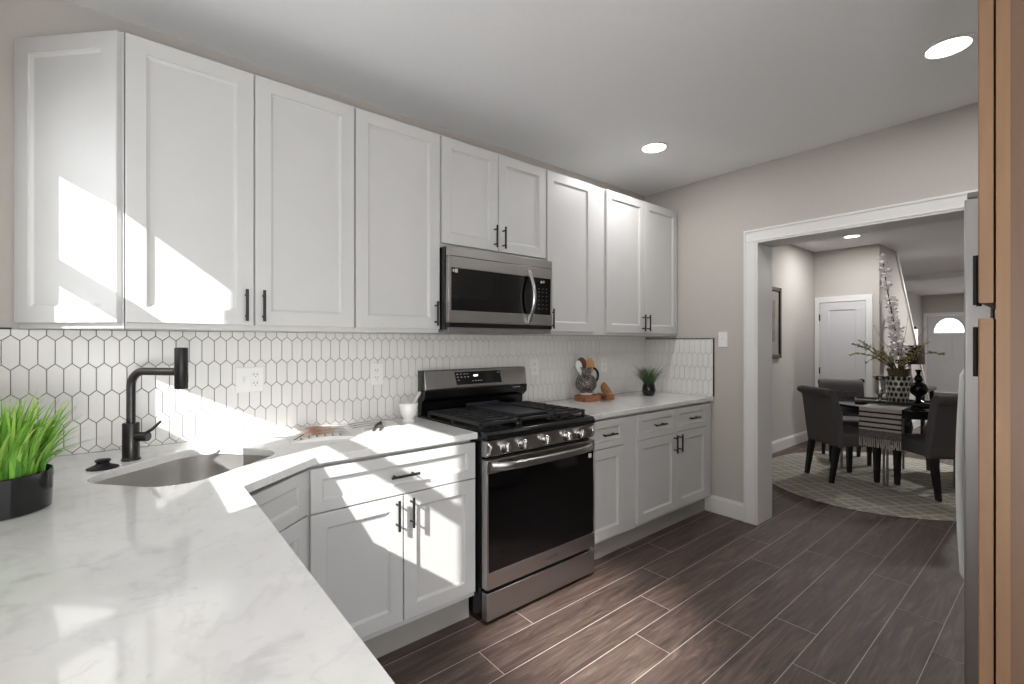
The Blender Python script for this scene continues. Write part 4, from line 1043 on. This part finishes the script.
for a in (3, 93):
    c_, s_ = math.cos(R(a)), math.sin(R(a)); mb = MB()
    mb.tube([(TC.x - c_ * 0.435, TC.y - s_ * 0.435, 0.33), (TC.x + c_ * 0.435, TC.y + s_ * 0.435, 0.33 + (0.02 if a > 50 else 0))], 0.009, 8); build(mb, 'stretcher', M['grey_metal'], t)

# runner
t = thing('table_runner', (5.1, -1.33, 0.738), 'black and white striped woven runner with fringe hanging over the table end', 'table runner')
def rpath(q):
    # q metres from the far end
    top = TX1 - 0.10 - TX0 - 0.004; r = 0.008
    if q < top: return (TX1 - 0.10 - q, 0.7430)
    a = (q - top) / r
    if a < math.pi / 2: return (TX0 + 0.004 - r * math.sin(a), 0.7430 - r + r * math.cos(a))
    return (TX0 + 0.004 - r, 0.7430 - r - (q - top - r * math.pi / 2))
mb = MB(); rows = []; Lr = TX1 - 0.10 - TX0 + 0.285; ry0, ry1 = -1.475, -1.165
for i in range(91):
    x, z = rpath(Lr * i / 90); row = []
    for j in range(13):
        y = ry0 + (ry1 - ry0) * j / 12; wv = 0.006 * math.sin(j * 1.1) * max(0, (0.70 - z)) / 0.25
        row.append(mb.bm.verts.new((x - max(0, wv + 0.006 * max(0, 0.7 - z) / 0.25), y, z)))
    rows.append(row)
for a, b in zip(rows, rows[1:]):
    for j in range(12): mb.bm.faces.new((a[j], a[j+1], b[j+1], b[j]))
bmesh.ops.recalc_face_normals(mb.bm, faces=mb.bm.faces[:])
# coordinates kept in world space for the stripe heights
o = build(mb, 'cloth', M['runner'], t)
zb_ = rpath(Lr)[1]
mb = MB(); rng = random.Random(3)
for k in range(22):
    y = ry0 + 0.006 + (ry1 - ry0 - 0.012) * k / 21; x = TX0 - 0.012
    mb.tube([(x, y, zb_ + 0.004), (x - 0.003, y + rng.uniform(-.004, .004), zb_ - 0.035), (x - 0.001, y + rng.uniform(-.006, .006), zb_ - 0.078)], [0.0035, 0.0045, 0.0055], 6)
build(mb, 'fringe', plain('cream_fringe', rgb(196, 190, 182), 0.9), t)

# chairs: local frame, facing +Y
def make_chair(label):
    t = thing('dining_chair', (0, 0, 0), label, 'chair', 'charcoal chairs around the dining table')
    mb = MB(); mb.box(-0.205, 0.205, -0.215, 0.225, 0.335, 0.465); build(mb, 'seat', M['fab'], t, bev=0.03, seg=4)
    prof = [(-0.200, 0.330), (-0.145, 0.330), (-0.150, 0.50), (-0.185, 0.72), (-0.205, 0.80), (-0.215, 0.835), (-0.235, 0.858), (-0.265, 0.866), (-0.298, 0.856), (-0.312, 0.832), (-0.302, 0.806), (-0.278, 0.796), (-0.262, 0.785), (-0.250, 0.72), (-0.225, 0.52)]
    mb = MB(); mb.extr([(-0.21, y, z) for y, z in prof], (0.42, 0, 0)); bk = build(mb, 'backrest', M['fab'], t, bev=0.012, seg=3)
    mb = MB()
    for z, y in ((0.73, -0.182), (0.62, -0.164)):
        for x in (-0.12, -0.04, 0.04, 0.12): mb.ball((x, y, z), 0.011, 8)
    build(mb, 'tufting_buttons', M['fab'], bk)
    for sx in (-1, 1):
        for sy, lean in ((-1, -0.05), (1, 0.0)):
            mb = MB(); x, y = sx * 0.165, sy * 0.185; b = mb.bm; a, c = 0.024, 0.016
            lo = [b.verts.new((x + p * c, y + lean + q * c, 0.0)) for p, q in ((-1, -1), (1, -1), (1, 1), (-1, 1))]
            hi = [b.verts.new((x + p * a, y + q * a, 0.338)) for p, q in ((-1, -1), (1, -1), (1, 1), (-1, 1))]
            b.faces.new(lo[::-1]); b.faces.new(hi)
            for i in range(4): b.faces.new((lo[i], lo[(i+1) % 4], hi[(i+1) % 4], hi[i]))
            build(mb, 'leg', M['black_wood'], t, bev=0.002)
    return t
chair0 = make_chair('')
spots = [((5.232, -1.00), (0.796, -0.605), 'charcoal dining chair nearest the doorway, its rolled back at the left of the table'),
         ((5.335, -1.657), (0.67, 0.742), 'charcoal dining chair closest to the refrigerator, seen from its side, right of the runner'),
         ((6.06, -0.80), (-0.90, -0.44), 'charcoal dining chair facing the camera in front of the closet door'),
         ((6.29, -1.74), (-0.80, 0.55), 'charcoal dining chair mostly hidden behind the right-hand chair')]
for i, ((x, y), (fx, fy), lab) in enumerate(spots):
    c = chair0 if i == 0 else copy_tree(chair0)
    c.scale = (1.04, 1.06, 1.03); c.location = (x, y, ZR); c.rotation_euler = (0, 0, math.atan2(-fx, fy)); c['label'] = lab

# table decor
TRC = Vector((5.63, -1.345, 0.7455)); ta = R(13)
tu, tv = Vector((math.cos(ta), math.sin(ta), 0)), Vector((-math.sin(ta), math.cos(ta), 0))
mb = MB(); o_ = TRC - tu * 0.17 - tv * 0.36
mb.obox(o_, tu * 0.34, tv * 0.70, (0, 0, 0.012))
for a, b_, c_ in ((o_, tu * 0.012, tv * 0.70), (o_ + tu * 0.328, tu * 0.012, tv * 0.70), (o_ + tu * 0.012, tu * 0.316, tv * 0.012), (o_ + tu * 0.012 + tv * 0.688, tu * 0.316, tv * 0.012)): mb.obox(a + Vector((0, 0, 0.012)), b_, c_, (0, 0, 0.014))
o = build(mb, 'tray', M['table_top'], org=TRC, bev=0.002); tag(o, 'dark rectangular tray under the lattice pot on the dining table', 'tray')
ZTAB = 0.7625
VC = Vector((5.61, -1.352, 0.758))
t = thing('flower_pot', VC, 'black and silver lattice patterned pot with budding branches on the dining table', 'potted branches')
mb = MB(); mb.lathe([(0.072, 0), (0.078, 0.004), (0.100, 0.245), (0.098, 0.252), (0.09, 0.248), (0, 0.24)], VC, 40); build(mb, 'pot', M['lattice'], t)
mb = MB(); mb.lathe([(0.070, 0.24), (0.084, 0.30), (0.100, 0.325), (0.094, 0.325), (0.075, 0.30), (0, 0.29)], VC, 32); build(mb, 'liner', M['terracotta'], t)
rng = random.Random(11); bs = MB()
RGT = Vector((0.772, -0.636, 0)); FWD = Vector((0.636, 0.772, 0))
def twig(a, b, sag, r0, leaves, mbt, mbl, lsz=0.016):
    a, b = Vector(a), Vector(b); pts = []
    for i in range(9):
        q = i / 8; p = a.lerp(b, q) + Vector((0, 0, sag * math.sin(math.pi * q))) + Vector((rng.uniform(-1, 1), rng.uniform(-1, 1), rng.uniform(-1, 1))) * 0.006; pts.append(p)
    mbt.tube(pts, [r0 * (1 - 0.75 * i / 8) for i in range(9)], 6)
    for k in range(leaves):
        q = rng.uniform(0.25, 1.0); i = min(7, int(q * 8)); p = pts[i].lerp(pts[i+1], q * 8 - i)
        d = Vector((rng.uniform(-1, 1), rng.uniform(-1, 1), rng.uniform(-0.4, 1))).normalized(); s = d.cross(Vector((rng.uniform(-1, 1), rng.uniform(-1, 1), 0.3))).normalized(); L = lsz * rng.uniform(0.6, 1.4)
        n = d.cross(s)
        mbl.quad(p, p + d * L * 0.5 + s * L * 0.28 + n * L * .1, p + d * L, p + d * L * 0.5 - s * L * 0.28 + n * L * .1).material_index = 1
VT = VC + Vector((0, 0, 0.30))
for ru, hz, sg, nl in ((-0.48, 0.20, 0.06, 34), (-0.44, 0.09, 0.07, 30), (-0.38, 0.24, 0.03, 26), (-0.36, 0.02, 0.10, 20), (-0.25, 0.16, 0.03, 24), (-0.12, 0.20, 0.0, 16), (0.10, 0.16, 0.0, 20), (0.24, 0.14, 0.04, 26), (0.34, 0.22, 0.04, 26), (0.40, 0.10, 0.08, 22), (0.02, 0.12, 0.0, 18), (0.17, 0.06, 0.05, 16)):
    twig(VT + RGT * ru * 0.06, VT + RGT * ru + FWD * rng.uniform(-0.12, 0.12) + Vector((0, 0, hz + 0.07)), sg, 0.0055, nl * 2, bs, bs, 0.024)
for ru, hz in ((-0.24, 0.46), (0.10, 0.55), (0.28, 0.44), (0.33, 0.36)):
    twig(VT, VT + RGT * ru + Vector((0, 0, hz)), 0.02, 0.0028, 3, bs, bs)
br = build(bs, 'branches', M['bark'], t); br.data.materials.append(M['leaf_dull'])
HC = VC + RGT * -0.155 + FWD * 0.03
mb = MB(); mb.lathe([(0.042, 0), (0.044, 0.006), (0.018, 0.02), (0.016, 0.06), (0.026, 0.075), (0.044, 0.085), (0.046, 0.20), (0.040, 0.215), (0.058, 0.245), (0.060, 0.256), (0.052, 0.258), (0, 0.25)], HC, 32)
o = build(mb, 'candle_holder', M['silver'], org=HC); tag(o, 'silver footed candle holder left of the lattice pot', 'candle holder')
DC = VC + RGT * 0.180 - FWD * 0.02
mb = MB(); mb.lathe([(0.040, 0), (0.044, 0.006), (0.022, 0.02), (0.022, 0.05), (0.062, 0.09), (0.075, 0.135), (0.060, 0.175), (0.026, 0.20), (0.036, 0.225), (0.028, 0.25), (0.014, 0.27), (0.018, 0.295), (0.030, 0.315), (0.026, 0.318), (0, 0.30)], DC, 32)
o = build(mb, 'decanter', M['dark_glass'], org=DC); tag(o, 'black round-bodied bottle with slim neck right of the lattice pot', 'bottle')
DC2 = VC + RGT * 0.105 + FWD * 0.10
mb = MB(); mb.lathe([(0.035, 0), (0.036, 0.005), (0.010, 0.02), (0.010, 0.12), (0.022, 0.14), (0.010, 0.16), (0.010, 0.26), (0.022, 0.29), (0.020, 0.295), (0, 0.28)], DC2, 24)
o = build(mb, 'candlestick', M['silver'], org=DC2); tag(o, 'slim silver candlestick between the lattice pot and the black bottle', 'candle holder')

# ------------------------------------------------------------------ beyond the table
t = thing('console_table', (7.95, -1.1, 0), 'narrow dark console table along the stair wall behind the dining table', 'table')
mb = MB(); mb.box(7.60, 8.30, -1.25, -0.90, 0.70, 0.74); build(mb, 'tabletop', M['black_wood'], t, bev=0.003)
for x in (7.63, 8.23):
    for y in (-1.23, -0.96):
        mb = MB(); mb.box(x, x + 0.04, y, y + 0.04, 0, 0.70); build(mb, 'leg', M['black_wood'], t)
LC = Vector((7.95, -1.03, 0.74))
t = thing('table_lamp', LC, 'unlit table lamp with a dark brown drum shade on the console', 'lamp')
mb = MB(); mb.lathe([(0.07, 0), (0.07, 0.015), (0.02, 0.03), (0.045, 0.10), (0.02, 0.18), (0.012, 0.40), (0, 0.40)], LC, 24); build(mb, 'base', M['silver'], t)
mb = MB(); mb.lathe([(0.155, 0.31), (0.15, 0.56), (0.147, 0.56), (0.152, 0.313), (0.155, 0.31)], LC, 40, cap=False); build(mb, 'lamp_shade', M['shade'], t)
FV = Vector((7.54, -1.005, 0))
t = thing('floor_vase', FV, 'tall floor vase of white blossom branches against the stair wall', 'vase')
mb = MB(); mb.lathe([(0.08, 0), (0.10, 0.02), (0.13, 0.25), (0.08, 0.55), (0.06, 0.7), (0.075, 0.75), (0.07, 0.75), (0, 0.7)], FV, 32); build(mb, 'body', M['dark_glass'], t)
bs = MB(); pt = MB(); rng = random.Random(21)
def blossom(p, n, sp):
    for _ in range(int(n * 1.6)):
        q = p + Vector((rng.gauss(0, sp), rng.gauss(0, sp * 0.6), rng.gauss(0, sp)))
        for k in range(5):
            d = Vector((rng.uniform(-1, 1), rng.uniform(-1, 1), rng.uniform(-0.5, 1))).normalized(); s = d.cross(Vector((0.3, 0.2, 1))).normalized(); L = 0.05
            pt.quad(q, q + d * L * 0.5 + s * L * 0.4, q + d * L, q + d * L * 0.5 - s * L * 0.4)
top = [(7.530, -1.015, 0.72), (7.500, -0.985, 1.35), (7.420, -0.955, 1.65), (7.330, -0.925, 1.95), (7.260, -0.905, 2.2), (7.210, -0.890, 2.42)]
bs.tube(top, [0.010, 0.009, 0.008, 0.006, 0.005, 0.003], 8)
for p, n, sp in ((top[5], 3, 0.02), ((7.230, -0.900, 2.32), 4, 0.03), (top[4], 5, 0.03), ((7.290, -0.910, 2.08), 8, 0.035), ((7.360, -0.940, 1.85), 12, 0.04), ((7.400, -0.950, 1.72), 8, 0.045), ((7.460, -0.970, 1.55), 22, 0.05), ((7.480, -0.980, 1.42), 26, 0.055), ((7.520, -0.990, 1.30), 26, 0.06), ((7.520, -0.990, 1.18), 18, 0.06)): blossom(Vector(p), n, sp)
bs.tube([(7.530, -1.015, 0.72), (7.560, -0.980, 1.2), (7.530, -0.950, 1.6), (7.500, -0.940, 1.8)], [0.008, 0.006, 0.005, 0.003], 8); blossom(Vector((7.520, -0.950, 1.6)), 8, 0.04)
br = build(bs, 'branches', M['bark_dark'], t); build(pt, 'blossoms', M['petal'], br, smooth=False)
t = thing('wall_lantern', (14.9, YV, 1.2), 'lit lantern with black cap on the living room wall left of the front door', 'wall light')
mb = MB(); mb.box(14.78, 15.02, 0.044, 0.212, 1.66, 1.72); mb.box(14.80, 15.00, 0.064, 0.212, 1.18, 1.22); build(mb, 'cap', M['black'], t, bev=0.004)
mb = MB(); mb.box(14.81, 14.99, 0.054, 0.20, 1.22, 1.66); build(mb, 'glass', M['led'], t)
AC = Vector((7.75, -2.05, 0))
t = thing('armchair', AC, 'dark armchair with slanted grey wooden arms beyond the dining table', 'chair')
mb = MB(); mb.box(AC.x - 0.30, AC.x + 0.30, AC.y - 0.28, AC.y + 0.28, 0.28, 0.44); build(mb, 'seat', M['fab'], t, bev=0.03, seg=3)
mb = MB(); mb.extr([(AC.x - 0.30, AC.y - 0.28, 0.42), (AC.x - 0.30, AC.y - 0.20, 0.42), (AC.x - 0.30, AC.y - 0.30, 0.86), (AC.x - 0.30, AC.y - 0.38, 0.86)], (0.6, 0, 0)); build(mb, 'backrest', M['fab'], t, bev=0.02, seg=3)
for sx in (-1, 1):
    x = AC.x + sx * 0.33
    mb = MB(); mb.obox((x - 0.025, AC.y - 0.33, 0.62), (0.05, 0, 0), (0, 0.62, -0.06), (0, 0, 0.03)); build(mb, 'armrest', M['grey_metal'], t, bev=0.006)
    for y in (-0.28, 0.24):
        mb = MB(); mb.box(x - 0.02, x + 0.02, AC.y + y, AC.y + y + 0.04, 0, 0.60); build(mb, 'leg', M['black_wood'], t)
